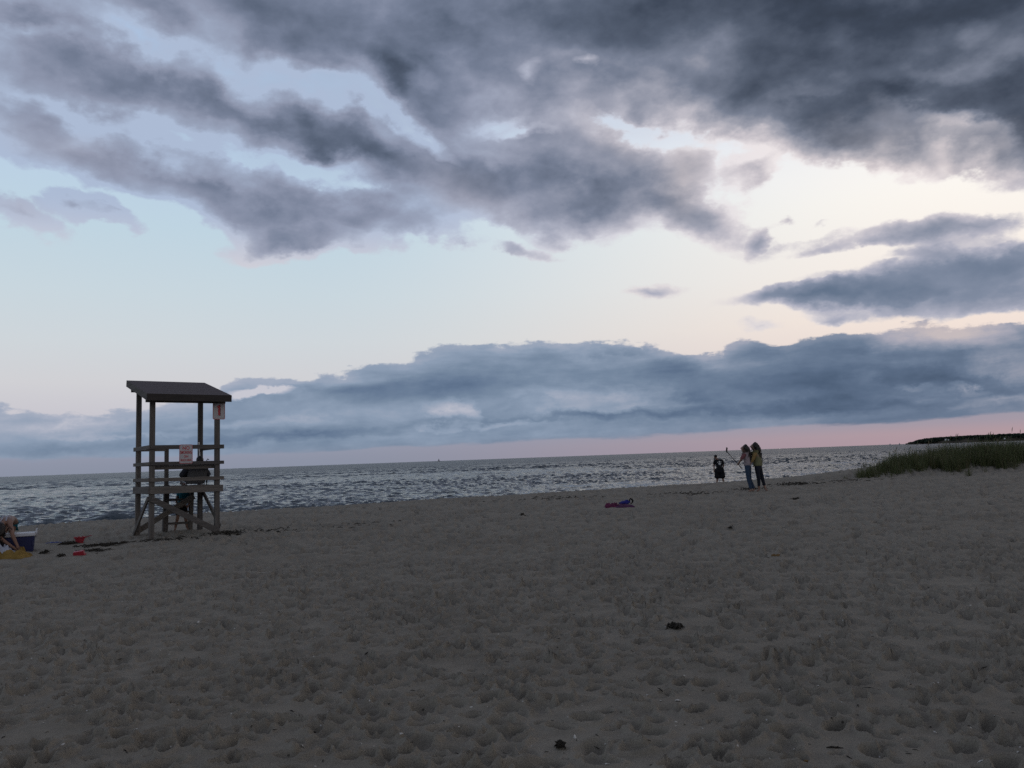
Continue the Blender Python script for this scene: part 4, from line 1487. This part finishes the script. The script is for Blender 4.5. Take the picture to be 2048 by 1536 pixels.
# --- lifeguard seated on the tower platform, facing the sea; local frame = the tower's
TRe = TR.to_euler()
SEAT = (0.37, -0.14, ZP)
seat0 = tower_world(SEAT)
chair = empty('beach_chair', seat0, rot=TRe)
tag(chair, 'low grey canvas beach chair on the lifeguard tower platform, seen from behind', 'chair')
for sx in (-1, 1):
    x = sx * 0.20
    MB().tube([(x, .42, .012), (x, .40, .10), (x, .04, .06), (x, .0, .012)], .012, 8).build('leg', M['metal'], chair)
    MB().tube([(x, .02, .05), (x, -.36, .445)], .012, 8).build('back_frame', M['metal'], chair)
    MB().box((x * 1.12, .08, .235), .045, .36, .022).build('armrest', M['black'], chair, bevel=.004)
    MB().tube([(x * 1.1, .24, .06), (x * 1.12, .24, .23)], .010, 8).build('arm_support', M['metal'], chair)
vs = []
for i in range(5):
    for j in range(5):
        t, q = i / 4, j / 4
        vs.append((-.195 + .39 * q, .0 - .36 * t - .03 * math.sin(math.pi * q), .035 + .40 * t))
fs = [(i * 5 + j, i * 5 + j + 1, i * 5 + j + 6, i * 5 + j + 5) for i in range(4) for j in range(4)]
me = MB().add(vs, fs)
me.add([(x, y + .012, z) for x, y, z in vs], [tuple(reversed(f)) for f in fs])
me.build('back_rest', M['canvas'], chair, smooth=True)
MB().box((0, .22, .075), .39, .40, .02).build('seat', M['canvas'], chair, bevel=.006)
JS = dict(head=(.055, -.15, .555), neck=(.03, -.10, .455), chest=(0, .06, .36), waist=(0, .18, .25), pelvis=(0, .27, .17),
          shl=(-.19, .0, .385), ell=(-.315, .02, .22), wrl=(-.235, .22, .265), hal=(-.22, .29, .265),
          shr=(.19, .0, .385), elr=(.315, .02, .22), wrr=(.235, .22, .265), har=(.22, .29, .265),
          hipl=(-.09, .30, .16), knl=(-.12, .58, .36), anl=(-.12, .76, .06), toel=(-.12, .85, .03),
          hipr=(.09, .30, .16), knr=(.12, .58, .36), anr=(.12, .76, .06), toer=(.12, .85, .03))
guard, qs = person('lifeguard in a dark hooded top slouched in the low chair on the tower', tower_world(SEAT), 0, JS, s=0.92, face=(0, 1, 0))
guard.rotation_euler = TRe
V = qs['V']
qs['shell']('hooded_top', [('chest', (0.185, 0.135)), (lerp(V['chest'], V['neck'], .6), (0.10, 0.09)), ('waist', (0.170, 0.130)), (lerp(V['waist'], V['pelvis'], .9), (0.175, 0.135)),
                           ('shl', 0.082), ('ell', 0.062), (lerp(V['ell'], V['wrl'], .9), 0.045), ('shr', 0.082), ('elr', 0.062), (lerp(V['elr'], V['wrr'], .9), 0.045)],
            [(0, 1), (0, 2), (2, 3), (0, 4), (4, 5), (5, 6), (0, 7), (7, 8), (8, 9)], 'hoodie')
qs['shell']('shorts', [('pelvis', (0.165, 0.13)), ('hipl', 0.10), (lerp(V['hipl'], V['knl'], .8), 0.09), ('hipr', 0.10), (lerp(V['hipr'], V['knr'], .8), 0.09)],
            [(0, 1), (1, 2), (0, 3), (3, 4)], 'black')
MB().ball((JS['head'][0], JS['head'][1] - .012, JS['head'][2] + .02), .084, .096, .098, 10, 7).build('hair', M['hair'], guard, smooth=True)

# --- child in teal behind the ladder
pc = spot(362, 1060)
pc.z -= 0.01
JC = dict(head=(.10, .05, 1.36), neck=(.09, .05, 1.22), chest=(.07, .03, 1.04), waist=(.04, .02, .86), pelvis=(.03, .02, .70),
          shl=(-.07, .03, 1.12), ell=(-.13, -.02, .88), wrl=(-.05, -.13, .73), hal=(.01, -.17, .72),
          shr=(.20, .03, 1.11), elr=(.27, -.04, .90), wrr=(.21, -.13, .74), har=(.16, -.16, .72),
          hipl=(-.05, .02, .66), knl=(-.10, .0, .37), anl=(-.165, .03, .07), toel=(-.19, -.08, .02),
          hipr=(.10, .02, .66), knr=(.13, .0, .37), anr=(.175, .03, .07), toer=(.21, -.08, .02))
JC = {k_: tuple(q_ * 0.80 for q_ in v_) for k_, v_ in JC.items()}
kid, qk = person('child in teal top and dark shorts standing behind the tower ladder', pc, -math.atan2(pc.x, pc.y), JC, s=0.74, face=(-.3, -.95, 0))
V = qk['V']
qk['shell']('top', [('chest', (0.129, 0.103)), (lerp(V['chest'], V['neck'], .6), (0.069, 0.065)), ('waist', (0.125, 0.103)), (lerp(V['waist'], V['pelvis'], .9), (0.129, 0.107)),
                    ('shl', 0.060), (lerp(V['shl'], V['ell'], .5), 0.052), ('shr', 0.060), (lerp(V['shr'], V['elr'], .5), 0.052)], [(0, 1), (0, 2), (2, 3), (0, 4), (4, 5), (0, 6), (6, 7)], 'teal')
qk['shell']('shorts', [('pelvis', (0.125, 0.099)), ('hipl', 0.076), (lerp(V['hipl'], V['knl'], .75), 0.071), ('hipr', 0.076), (lerp(V['hipr'], V['knr'], .75), 0.071)],
            [(0, 1), (1, 2), (0, 3), (3, 4)], 'black')
hair_mass(kid, [(.10, .05, 1.44), (.11, .07, 1.38), (.11, .10, 1.26)], [0.069, 0.077, 0.07], 'hair', 21, 30, length=.15)

# pole leaning in the tower corner
pA, pB = tower_world((0.66, hd - 0.25, ZP)), tower_world((0.62, hd - 0.16, ZP + 1.02))
pole = MB().tube([(0, 0, 0), (pB - pA) * 0.5, pB - pA], [.016, .015, .014], 8).build('rescue_pole', M['metal'], loc=pA)
tag(pole, 'slim grey pole leaning in the back right corner of the lifeguard tower', 'pole')
pA = tower_world((0.60, -0.22, ZP))
umb = empty('folded_umbrella', pA, rot=TRe)
tag(umb, 'folded black umbrella standing inside the tower beside the chair', 'umbrella')
MB().tube([(0, 0, 0), (0, 0, .10), (0, 0, .30), (0, 0, .44)], [.006, .020, .036, .022], 8).build('canopy', M['black'], umb)
MB().tube([(0, 0, .42), (0, 0, .56), (.02, 0, .60), (.05, 0, .575)], .010, 6).build('handle', M['black'], umb)

# --- person bending over the cooler at the left edge
ub = 16.4 / FPX
pb = spot(14, 1098)
azb = -math.atan2(pb.x, pb.y)
pb.z -= 0.01
dist_b = math.hypot(pb.x, pb.y)
Rb = Matrix.Rotation(azb, 3, 'Z')


def LB(px, py, dy=0.0):
    """local point seen at the pixel, dy metres farther than the feet"""
    d = ray(px, py)
    dirv = (Rb.inverted() @ d)
    t = (dist_b + dy) / dirv.y
    p = Vector((0, 0, CAM_H)) + d * t
    return tuple(Rb.inverted() @ (p - pb))


JB = dict(head=LB(1, 1058, -.86), neck=LB(5, 1049, -.76), chest=LB(11, 1043, -.55), waist=LB(18, 1039, -.22), pelvis=LB(25, 1041, .06),
          shl=LB(-4, 1049, -.70), ell=LB(1, 1077, -.98), wrl=LB(27, 1095, -1.03), hal=LB(35, 1100, -1.04),
          shr=LB(19, 1046, -.70), elr=LB(26, 1073, -.99), wrr=LB(36, 1094, -1.04), har=LB(40, 1100, -1.05),
          hipl=LB(18, 1045, .18), knl=LB(7, 1066, .02), anl=LB(8, 1089, .22), toel=LB(6, 1097, .04),
          hipr=LB(29, 1045, .18), knr=LB(22, 1066, .02), anr=LB(22, 1089, .22), toer=LB(21, 1097, .04))
bend, qb = person('person in teal shorts bending over the blue cooler at the left edge', pb, azb, JB, s=0.95, skin_mat='skin_tan', face=(-.25, -.75, -.62))
V = qb['V']
qb['shell']('shorts', [('pelvis', (0.150, 0.130)), (lerp(V['pelvis'], V['waist'], .4), (0.135, 0.110)), ('hipl', 0.105), (lerp(V['hipl'], V['knl'], .5), 0.095),
                       ('hipr', 0.105), (lerp(V['hipr'], V['knr'], .5), 0.095)], [(0, 1), (0, 2), (2, 3), (0, 4), (4, 5)], 'teal')
c0 = lerp(V['chest'], V['waist'], .15)
qb['shell']('swim_top', [(c0, (0.149, 0.108)), (lerp(V['chest'], V['waist'], .45), (0.144, 0.104))], [(0, 1)], 'white_cloth')
sl = V['shl'].lerp(V['chest'], .3)
MB().tube([lerp(V['neck'], V['shl'], .5) + Vector((0, 0, .055)), lerp(V['chest'], V['shl'], .35) + Vector((0, 0, .10)), c0 + Vector((-.05, 0, .115))], .012, 6).build('strap', M['white_cloth'], bend)
MB().tube([lerp(V['neck'], V['shr'], .5) + Vector((0, 0, .055)), lerp(V['chest'], V['shr'], .35) + Vector((0, 0, .10)), c0 + Vector((.05, 0, .115))], .012, 6).build('strap', M['white_cloth'], bend)
hp = V['head']
hair_mass(bend, [tuple(hp + Vector((0, .05, .07))), tuple(hp + Vector((0, -.02, .05))), tuple(hp + Vector((-.01, -.09, -.03))), tuple(hp + Vector((-.01, -.11, -.15)))],
          [0.08, 0.095, 0.09, 0.07], 'hair', 31, 60, length=.22)

# ------------------------------------------------------------------ things on the sand
def cooler():
    c = spot(25, 1104.5)
    rz = -math.atan2(c.x, c.y) - 0.06
    r = empty('cooler', (c.x, c.y, c.z - 0.02), rz)
    tag(r, 'dark blue cooler with a white lid standing on the sand at the left edge', 'cooler')
    W_, D_, H_ = 0.74, 0.40, 0.31
    yo = D_ / 2
    m = MB()
    vs = []
    for z, sc in ((0, .93), (H_, 1.0)):
        for x, y in ((-1, -1), (1, -1), (1, 1), (-1, 1)):
            vs.append((x * W_ / 2 * sc, yo + y * D_ / 2 * sc, z))
    m.add(vs, [(3, 2, 1, 0), (4, 5, 6, 7), (0, 1, 5, 4), (1, 2, 6, 5), (2, 3, 7, 6), (3, 0, 4, 7)])
    m.build('body', M['cooler_blue'], r, bevel=.014)
    MB().box((0, yo, H_ + .035), W_ + .03, D_ + .03, .068).build('lid', M['cooler_white'], r, bevel=.012)
    for sx in (-1, 1):
        x = sx * (W_ / 2 + .025)
        h = MB().tube([(x, yo - .10, H_ - .02), (x + sx * .004, yo - .10, H_ + .12), (x + sx * .004, yo + .10, H_ + .12), (x, yo + .10, H_ - .02)], .017, 8)
        h.build('handle', M['cooler_white'], r, smooth=True)
        MB().box((sx * (W_ / 2 - .03), yo - D_ * .485, H_ * .55), .035, .02, .10).build('latch', M['cooler_blue'], r, bevel=.004)


cooler()


def cloth(name, mat, label, cat, ctr_px, w, d, h, seed, rz=0.0, lift=0.0, group=None):
    """crumpled cloth: a folded sheet with real thickness lying on the sand"""
    c = spot(*ctr_px)
    n = 34
    xs = np.linspace(-1, 1, n)
    gx, gy = np.meshgrid(xs, xs)
    ang_ = np.arctan2(gy, gx)
    rad_ = np.maximum(np.abs(gx), np.abs(gy))
    edge = 1 + 0.22 * vnoise(np.cos(ang_) * 2.2 + seed, np.sin(ang_) * 2.2, seed)
    env = np.clip(1 - rad_ ** 2.4, 0, 1)
    f = np.abs(fbm(gx * 1.9 + seed, gy * 1.9, 3, seed, 0.38))
    z = h * (env ** 0.6) * (0.35 + 0.95 * f) + 0.008
    x = gx * w / 2 * edge * (1 + .1 * fbm(gx * 2, gy * 2, 2, seed + 4))
    y = gy * d / 2 * edge
    vs = [(float(a), float(b), float(q)) for a, b, q in zip(x.ravel(), y.ravel(), z.ravel())]
    fs = [(i * n + j, i * n + j + 1, (i + 1) * n + j + 1, (i + 1) * n + j) for i in range(n - 1) for j in range(n - 1)]
    m = MB().add(vs, fs)
    m.add([(a, b, -0.02) for a, b, q in vs], [tuple(reversed(q)) for q in fs])
    rim = [(0, j) for j in range(n)] + [(i, n - 1) for i in range(1, n)] + [(n - 1, j) for j in range(n - 2, -1, -1)] + [(i, 0) for i in range(n - 2, 0, -1)]
    ids = [i * n + j for i, j in rim]
    off = len(vs)
    m.f += [(ids[q], off + ids[q], off + ids[(q + 1) % len(ids)], ids[(q + 1) % len(ids)]) for q in range(len(ids))]
    o = m.build(name, mat, smooth=True, loc=(c.x, c.y, c.z - .01 + lift), rot=(0, 0, rz))
    tag(o, label, cat, group)
    return o


cloth('towel', M['yellow'], 'crumpled yellow towel on the sand in front of the cooler', 'towel', (20, 1115.5), .60, .40, .14, 51, 0.15)
cloth('white_cloth', M['white_cloth'], 'crumpled white cloth between the cooler and the yellow towel', 'cloth', (6, 1107.5), .40, .26, .17, 52, 0.1)
yl = cloth('towel_end', M['yellow'], 'corner of a yellow cloth in the bending person\'s hands', 'cloth', (44, 1107.5), .12, .10, .13, 53, 0.4)
cloth('towel', M['maroon'], 'maroon patterned towel in a heap beside the bright blue bag', 'towel', (1226, 1013.5), .40, .42, .17, 54, 0.0)
cloth('towel', M['purple_cloth'], 'dull purple cloth spread under the bright blue bag', 'towel', (1250, 1013.8), .46, .40, .075, 55, 0.1)
cb = spot(1249, 1012)
bag = empty('beach_bag', (cb.x, cb.y, cb.z + .03), 0.1)
tag(bag, 'bright blue bag with black strap lying on the purple cloth', 'bag')
m = MB().ball((0, 0, .062), .155, .12, .070, 16, 10)
for i, p in enumerate(m.v):
    kx = 1 + .18 * float(vnoise(np.array([p[0] * 14]), np.array([p[2] * 18 + p[1] * 9]), 61)[0])
    m.v[i] = (p[0] * kx, p[1] * kx, max(p[2] * (1.0 + 0.9 * p[0]) * kx, 0.0))
m.build('sack', M['bright_blue'], bag, smooth=True)
MB().tube([(.13, -.05, .11), (.17, -.03, .17), (.22, .0, .14), (.25, .02, .10), (.22, .02, .04), (.17, -.04, .03)], [.016, .018, .026, .026, .018, .014], 8).build('strap', M['black'], bag, smooth=True)


def bucket():
    c = spot(159.5, 1085.5)
    r = empty('sand_bucket', (c.x, c.y, c.z - .012), 0.25)
    tag(r, 'red castle-shaped toy bucket upside down on the sand, nearer the water', 'bucket')
    seg = 16
    pr = [(.075, 0), (.078, .05), (.092, .052), (.095, .10), (.108, .102), (.11, .118)]
    vs, fs = [], []
    for rr, z in pr:
        for i in range(seg):
            a = 2 * math.pi * i / seg
            q = 1.0 + (.05 if (i // 2) % 2 else -.05)
            vs.append((rr * q * math.cos(a), rr * q * math.sin(a), z))
    for j in range(len(pr) - 1):
        for i in range(seg):
            fs.append((j * seg + i, j * seg + (i + 1) % seg, (j + 1) * seg + (i + 1) % seg, (j + 1) * seg + i))
    fs.append(tuple(reversed(range(seg))))
    MB().add(vs, fs).build('pail', M['red_plastic'], r)
    for i in range(8):
        a = 2 * math.pi * (i + .5) / 8
        MB().box((.104 * math.cos(a), .104 * math.sin(a), .13), .026, .034, .026, Matrix.Rotation(a, 3, 'Z')).build('merlon', M['red_plastic'], r)
    MB().tube([(.11, 0, .115), (.16, .02, .140), (.20, .02, .155), (.235, .0, .150)], .007, 6).build('handle', M['red_plastic'], r)


bucket()
c = spot(158.5, 1110.5)
mold = empty('sand_mould', (c.x, c.y, c.z + .0), 0.35, rot=(0.25, -0.12, 0.22))
tag(mold, 'small red block-shaped sand mould tipped over on the sand, nearer the camera', 'sand toy')
m = MB()
m.add([(-.10, -.04, 0), (.10, -.04, 0), (.10, .05, 0), (-.10, .05, 0), (-.085, -.03, .078), (.085, -.03, .078), (.085, .04, .078), (-.085, .04, .078)],
      [(3, 2, 1, 0), (4, 5, 6, 7), (0, 1, 5, 4), (1, 2, 6, 5), (2, 3, 7, 6), (3, 0, 4, 7)])
m.build('block', M['red_plastic'], mold, bevel=.006)
MB().box((0, .005, -.004), .222, .112, .012).build('flange', M['red_plastic'], mold, bevel=.003)

c = spot(109, 1088)
gog = empty('swim_goggles', (c.x, c.y, c.z + .012), 0.1)
tag(gog, 'pair of small blue swim goggles lying on the sand left of the red bucket', 'goggles')
for x in (-.045, .045):
    pts = [(x + .038 * math.cos(a), .028 * math.sin(a), .022) for a in np.linspace(0, 2 * math.pi, 13)]
    fr = MB().tube(pts, .011, 6).build('eyepiece', M['blue_plastic'], gog, smooth=True)
    MB().ball((x, 0, .018), .032, .022, .008, 8, 4).build('lens', M['glass'], fr, smooth=True)
MB().tube([(-.09, 0, .018), (-.14, .03, .012), (-.17, -.01, .012), (-.12, -.05, .012)], [.008, .007, .007, .006], 6).build('strap', M['blue_plastic'], gog, smooth=True)
MB().tube([(.09, 0, .018), (.13, .02, .014), (.17, -.02, .012), (.20, .01, .012)], [.008, .007, .007, .006], 6).build('strap', M['blue_plastic'], gog, smooth=True)


# ------------------------------------------------------------------ seaweed, stones, shells, twigs
def weed_heap(px, py, wpx, hpx, n, seed, label, name='seaweed_clump', kind=None, group=None, mat='weed', thick=1.0):
    """tangle of dried ribbons; wpx, hpx: size of the patch in photo pixels"""
    c = spot(px, py)
    dist = math.hypot(c.x, c.y)
    w = wpx / FPX * dist / 2
    d = min(hpx / FPX * dist / 2 / max(CAM_H / dist, 0.03), w * 1.4)
    hr = random.Random(seed)
    m = MB()
    az = -math.atan2(c.x, c.y)
    ca, sa_ = math.cos(az), math.sin(az)
    for i in range(n):
        x, y = hr.gauss(0, .42) * w, hr.gauss(0, .38) * d
        a = hr.gauss(0, .7) if hr.random() < .75 else hr.uniform(0, 6.28)
        L = min(hr.uniform(.05, .20), w * hr.uniform(.5, 1.3))
        wx_, wy_ = c.x + ca * x - sa_ * y, c.y + sa_ * x + ca * y
        zb = sz(wx_, wy_) - c.z
        pts = []
        for t in np.linspace(0, 1, 5):
            pts.append((ca * x - sa_ * y + math.cos(a + az) * L * (t - .5) + hr.gauss(0, .008), sa_ * x + ca * y + math.sin(a + az) * L * (t - .5) + hr.gauss(0, .008),
                        zb + .008 + hr.uniform(0, .035) * math.sin(math.pi * t) * thick))
        r_ = hr.uniform(.004, .011) * thick * min(1.0, .45 + w * 3)
        m.tube(pts, [r_ * .5, r_, r_ * 1.1, r_ * .8, r_ * .3], 4, cap=False)
    o = m.build(name, M[mat], loc=c, smooth=True)
    return tag(o, label, 'seaweed', group, kind)


weed_heap(1351, 1257, 22, 9, 90, 101, 'dark brown seaweed clump alone on the sand right of centre', thick=1.3)
weed_heap(1121, 1496, 13, 6, 40, 102, 'small black seaweed clump at the bottom of the picture', thick=1.0)
weed_heap(140, 1088, 28, 6, 70, 103, 'dark seaweed heap beside the red castle bucket', thick=1.4)
weed_heap(205, 1091, 85, 4, 80, 104, 'long dark seaweed strand on the sand left of the tower', thick=1.3)
weed_heap(190, 1102, 60, 5, 60, 105, 'thin seaweed scatter just behind the red sand mould', thick=1.0, name='seaweed_trail', kind='stuff')
weed_heap(88, 1106, 20, 5, 40, 106, 'loose black seaweed loops right of the cooler', thick=1.2)
weed_heap(122, 1113, 12, 4, 40, 107, 'little dark seaweed knot between the cooler and the red mould', thick=1.4)
weed_heap(455, 1068, 90, 8, 70, 108, 'dark seaweed patch at the foot of the right tower posts', thick=1.4, name='seaweed_trail', kind='stuff')
weed_heap(340, 1079, 150, 6, 60, 109, 'seaweed strewn along the sand under the tower front', thick=1.0, name='seaweed_trail', kind='stuff')
weed_heap(540, 1063, 130, 9, 36, 110, 'sparse seaweed trail running right from the tower', thick=1.0, name='seaweed_trail', kind='stuff')
weed_heap(720, 1050, 260, 14, 26, 111, 'thin scatter of seaweed bits on the sand right of the tower trail', thick=.9, name='seaweed_trail', kind='stuff')
weed_heap(1590, 969, 110, 6, 150, 112, 'dark band of tangled ribbons on the sand right of the two women', thick=1.6, name='seaweed_trail', kind='stuff')  # dark ribbons strewn in a low band
weed_heap(1500, 979, 70, 8, 90, 113, 'dark tangled ribbons around the feet of the two women', thick=1.4, name='seaweed_trail', kind='stuff')  # dark ribbons spread round both pairs of feet
weed_heap(1380, 988, 190, 6, 80, 114, 'seaweed line on the sand left of the two women', thick=1.3, name='seaweed_trail', kind='stuff')
weed_heap(1110, 997, 260, 5, 60, 115, 'faint seaweed line on the sand beyond the maroon towel', thick=1.2, name='seaweed_trail', kind='stuff')
weed_heap(1590, 999, 18, 4, 40, 116, 'small flat dark seaweed pad right of the women', thick=1.2)
weed_heap(1046, 1031, 14, 3, 30, 117, 'small black seaweed scrap left of the maroon towel', thick=1.2)
weed_heap(1462, 1059, 14, 3, 24, 118, 'thin dark seaweed scrap below the two women', thick=1.0)
weed_heap(1700, 962, 120, 8, 90, 119, 'seaweed bits at the foot of the dune tip', thick=1.2, name='seaweed_trail', kind='stuff')

c = spot(1552, 1112)
m = MB().ball((0, 0, .022), .062, .040, .030, 14, 9)
for i, p in enumerate(m.v):
    kx = 1 + .28 * float(vnoise(np.array([p[0] * 40]), np.array([p[1] * 40 + p[2] * 30]), 65)[0])
    m.v[i] = (p[0] * kx, p[1] * kx, p[2] * kx)
tag(m.build('stone', M['stone'], smooth=True, loc=c), 'ochre brown stone alone on the sand at right', 'stone')
c = spot(1612, 1521)
m = MB().ball((0, 0, .010), .017, .013, .014, 12, 8)
tag(m.build('stone', M['stone'], smooth=True, loc=c), 'small reddish brown pebble near the bottom right', 'stone')

# pale shell bits: a little ribbed fan, repeated
fan = []
ns = 7
for i in range(ns):
    a = -1.1 + 2.2 * i / (ns - 1)
    rr = .5 * (1 + (.08 if i % 2 else -.02))
    fan.append((rr * math.sin(a), rr * math.cos(a) - .2, .06 if i % 2 else .1))
top_ = [(0, -.28, .02), (0, 0.02, .20)] + fan
m = MB().add(top_, [(1, 2 + i + 1, 2 + i) for i in range(ns - 1)] + [(0, 1, 2), (0, 2 + ns - 1, 1)])
m.add([(x, y, z - .07) for x, y, z in top_], [(1, 2 + i, 2 + i + 1) for i in range(ns - 1)] + [(0, 2, 1), (0, 1, 2 + ns - 1)])
m.build_mesh = m.mesh('shell_fragment', smooth=False)
shell_me = m.build_mesh
hr = random.Random(77)
for i in range(170):
    py = 1536 - (1536 - 1130) * hr.random() ** 1.3
    px = hr.uniform(0, 2048)
    c = spot(px, py)
    o = link('shell_fragment', shell_me, M['shell'] if not shell_me.materials else None, None, (c.x, c.y, c.z + .002),
             (hr.gauss(0, .5), hr.gauss(0, .5), hr.uniform(0, 6.28)))
    s_ = hr.uniform(.012, .026) if hr.random() < .85 else hr.uniform(.028, .042)
    o.scale = (s_, s_ * hr.uniform(.6, 1.0), s_)
    tag(o, 'small bleached shell fragment lying among the footprints in the foreground sand', 'shell', 'pale shell fragments in the foreground sand')
tw = MB().tube([(-.5, 0, .02), (-.2, .06, .05), (.15, -.04, .06), (.5, .05, .02)], [.035, .06, .05, .02], 5)
tw.tube([(.05, 0, .05), (.25, .16, .09)], [.035, .015], 4)
twig_me = tw.mesh('twig', smooth=True)
for i in range(170):
    py = 1536 - (1536 - 1110) * hr.random() ** 1.1
    px = hr.uniform(0, 2048)
    c = spot(px, py)
    o = link('twig', twig_me, M['twig'] if not twig_me.materials else None, None, (c.x, c.y, c.z + .001), (hr.gauss(0, .15), hr.gauss(0, .15), hr.uniform(0, 6.28)))
    s_ = hr.uniform(.015, .045) if hr.random() < .9 else hr.uniform(.05, .085)
    o.scale = (s_, s_ * hr.uniform(.7, 1.3), s_)
    tag(o, 'short dark scrap of twig or weed lying in the foreground sand', 'twig', 'dark twig scraps in the foreground sand')
# three or four larger pieces that can be picked out
for px, py, s_, rz, lb in ((1745, 1382, .11, 2.3, 'dark forked twig lying in a footprint at lower right'),
                           (805, 1440, .12, .3, 'dark bent twig on the sand at lower left of centre'),
                           (530, 1147, .30, .25, 'pale thin straw on the sand below the tower')):
    c = spot(px, py)
    o = link('twig', twig_me, None, None, (c.x, c.y, c.z + .004), (0, 0, rz))
    o.scale = (s_, s_ * (.15 if 'straw' in lb else 1), s_ * (.2 if 'straw' in lb else .8))
    if 'straw' in lb:
        me2 = twig_me.copy()
        me2.materials.clear()
        me2.materials.append(M['shell'])
        o.data = me2
    tag(o, lb, 'twig')
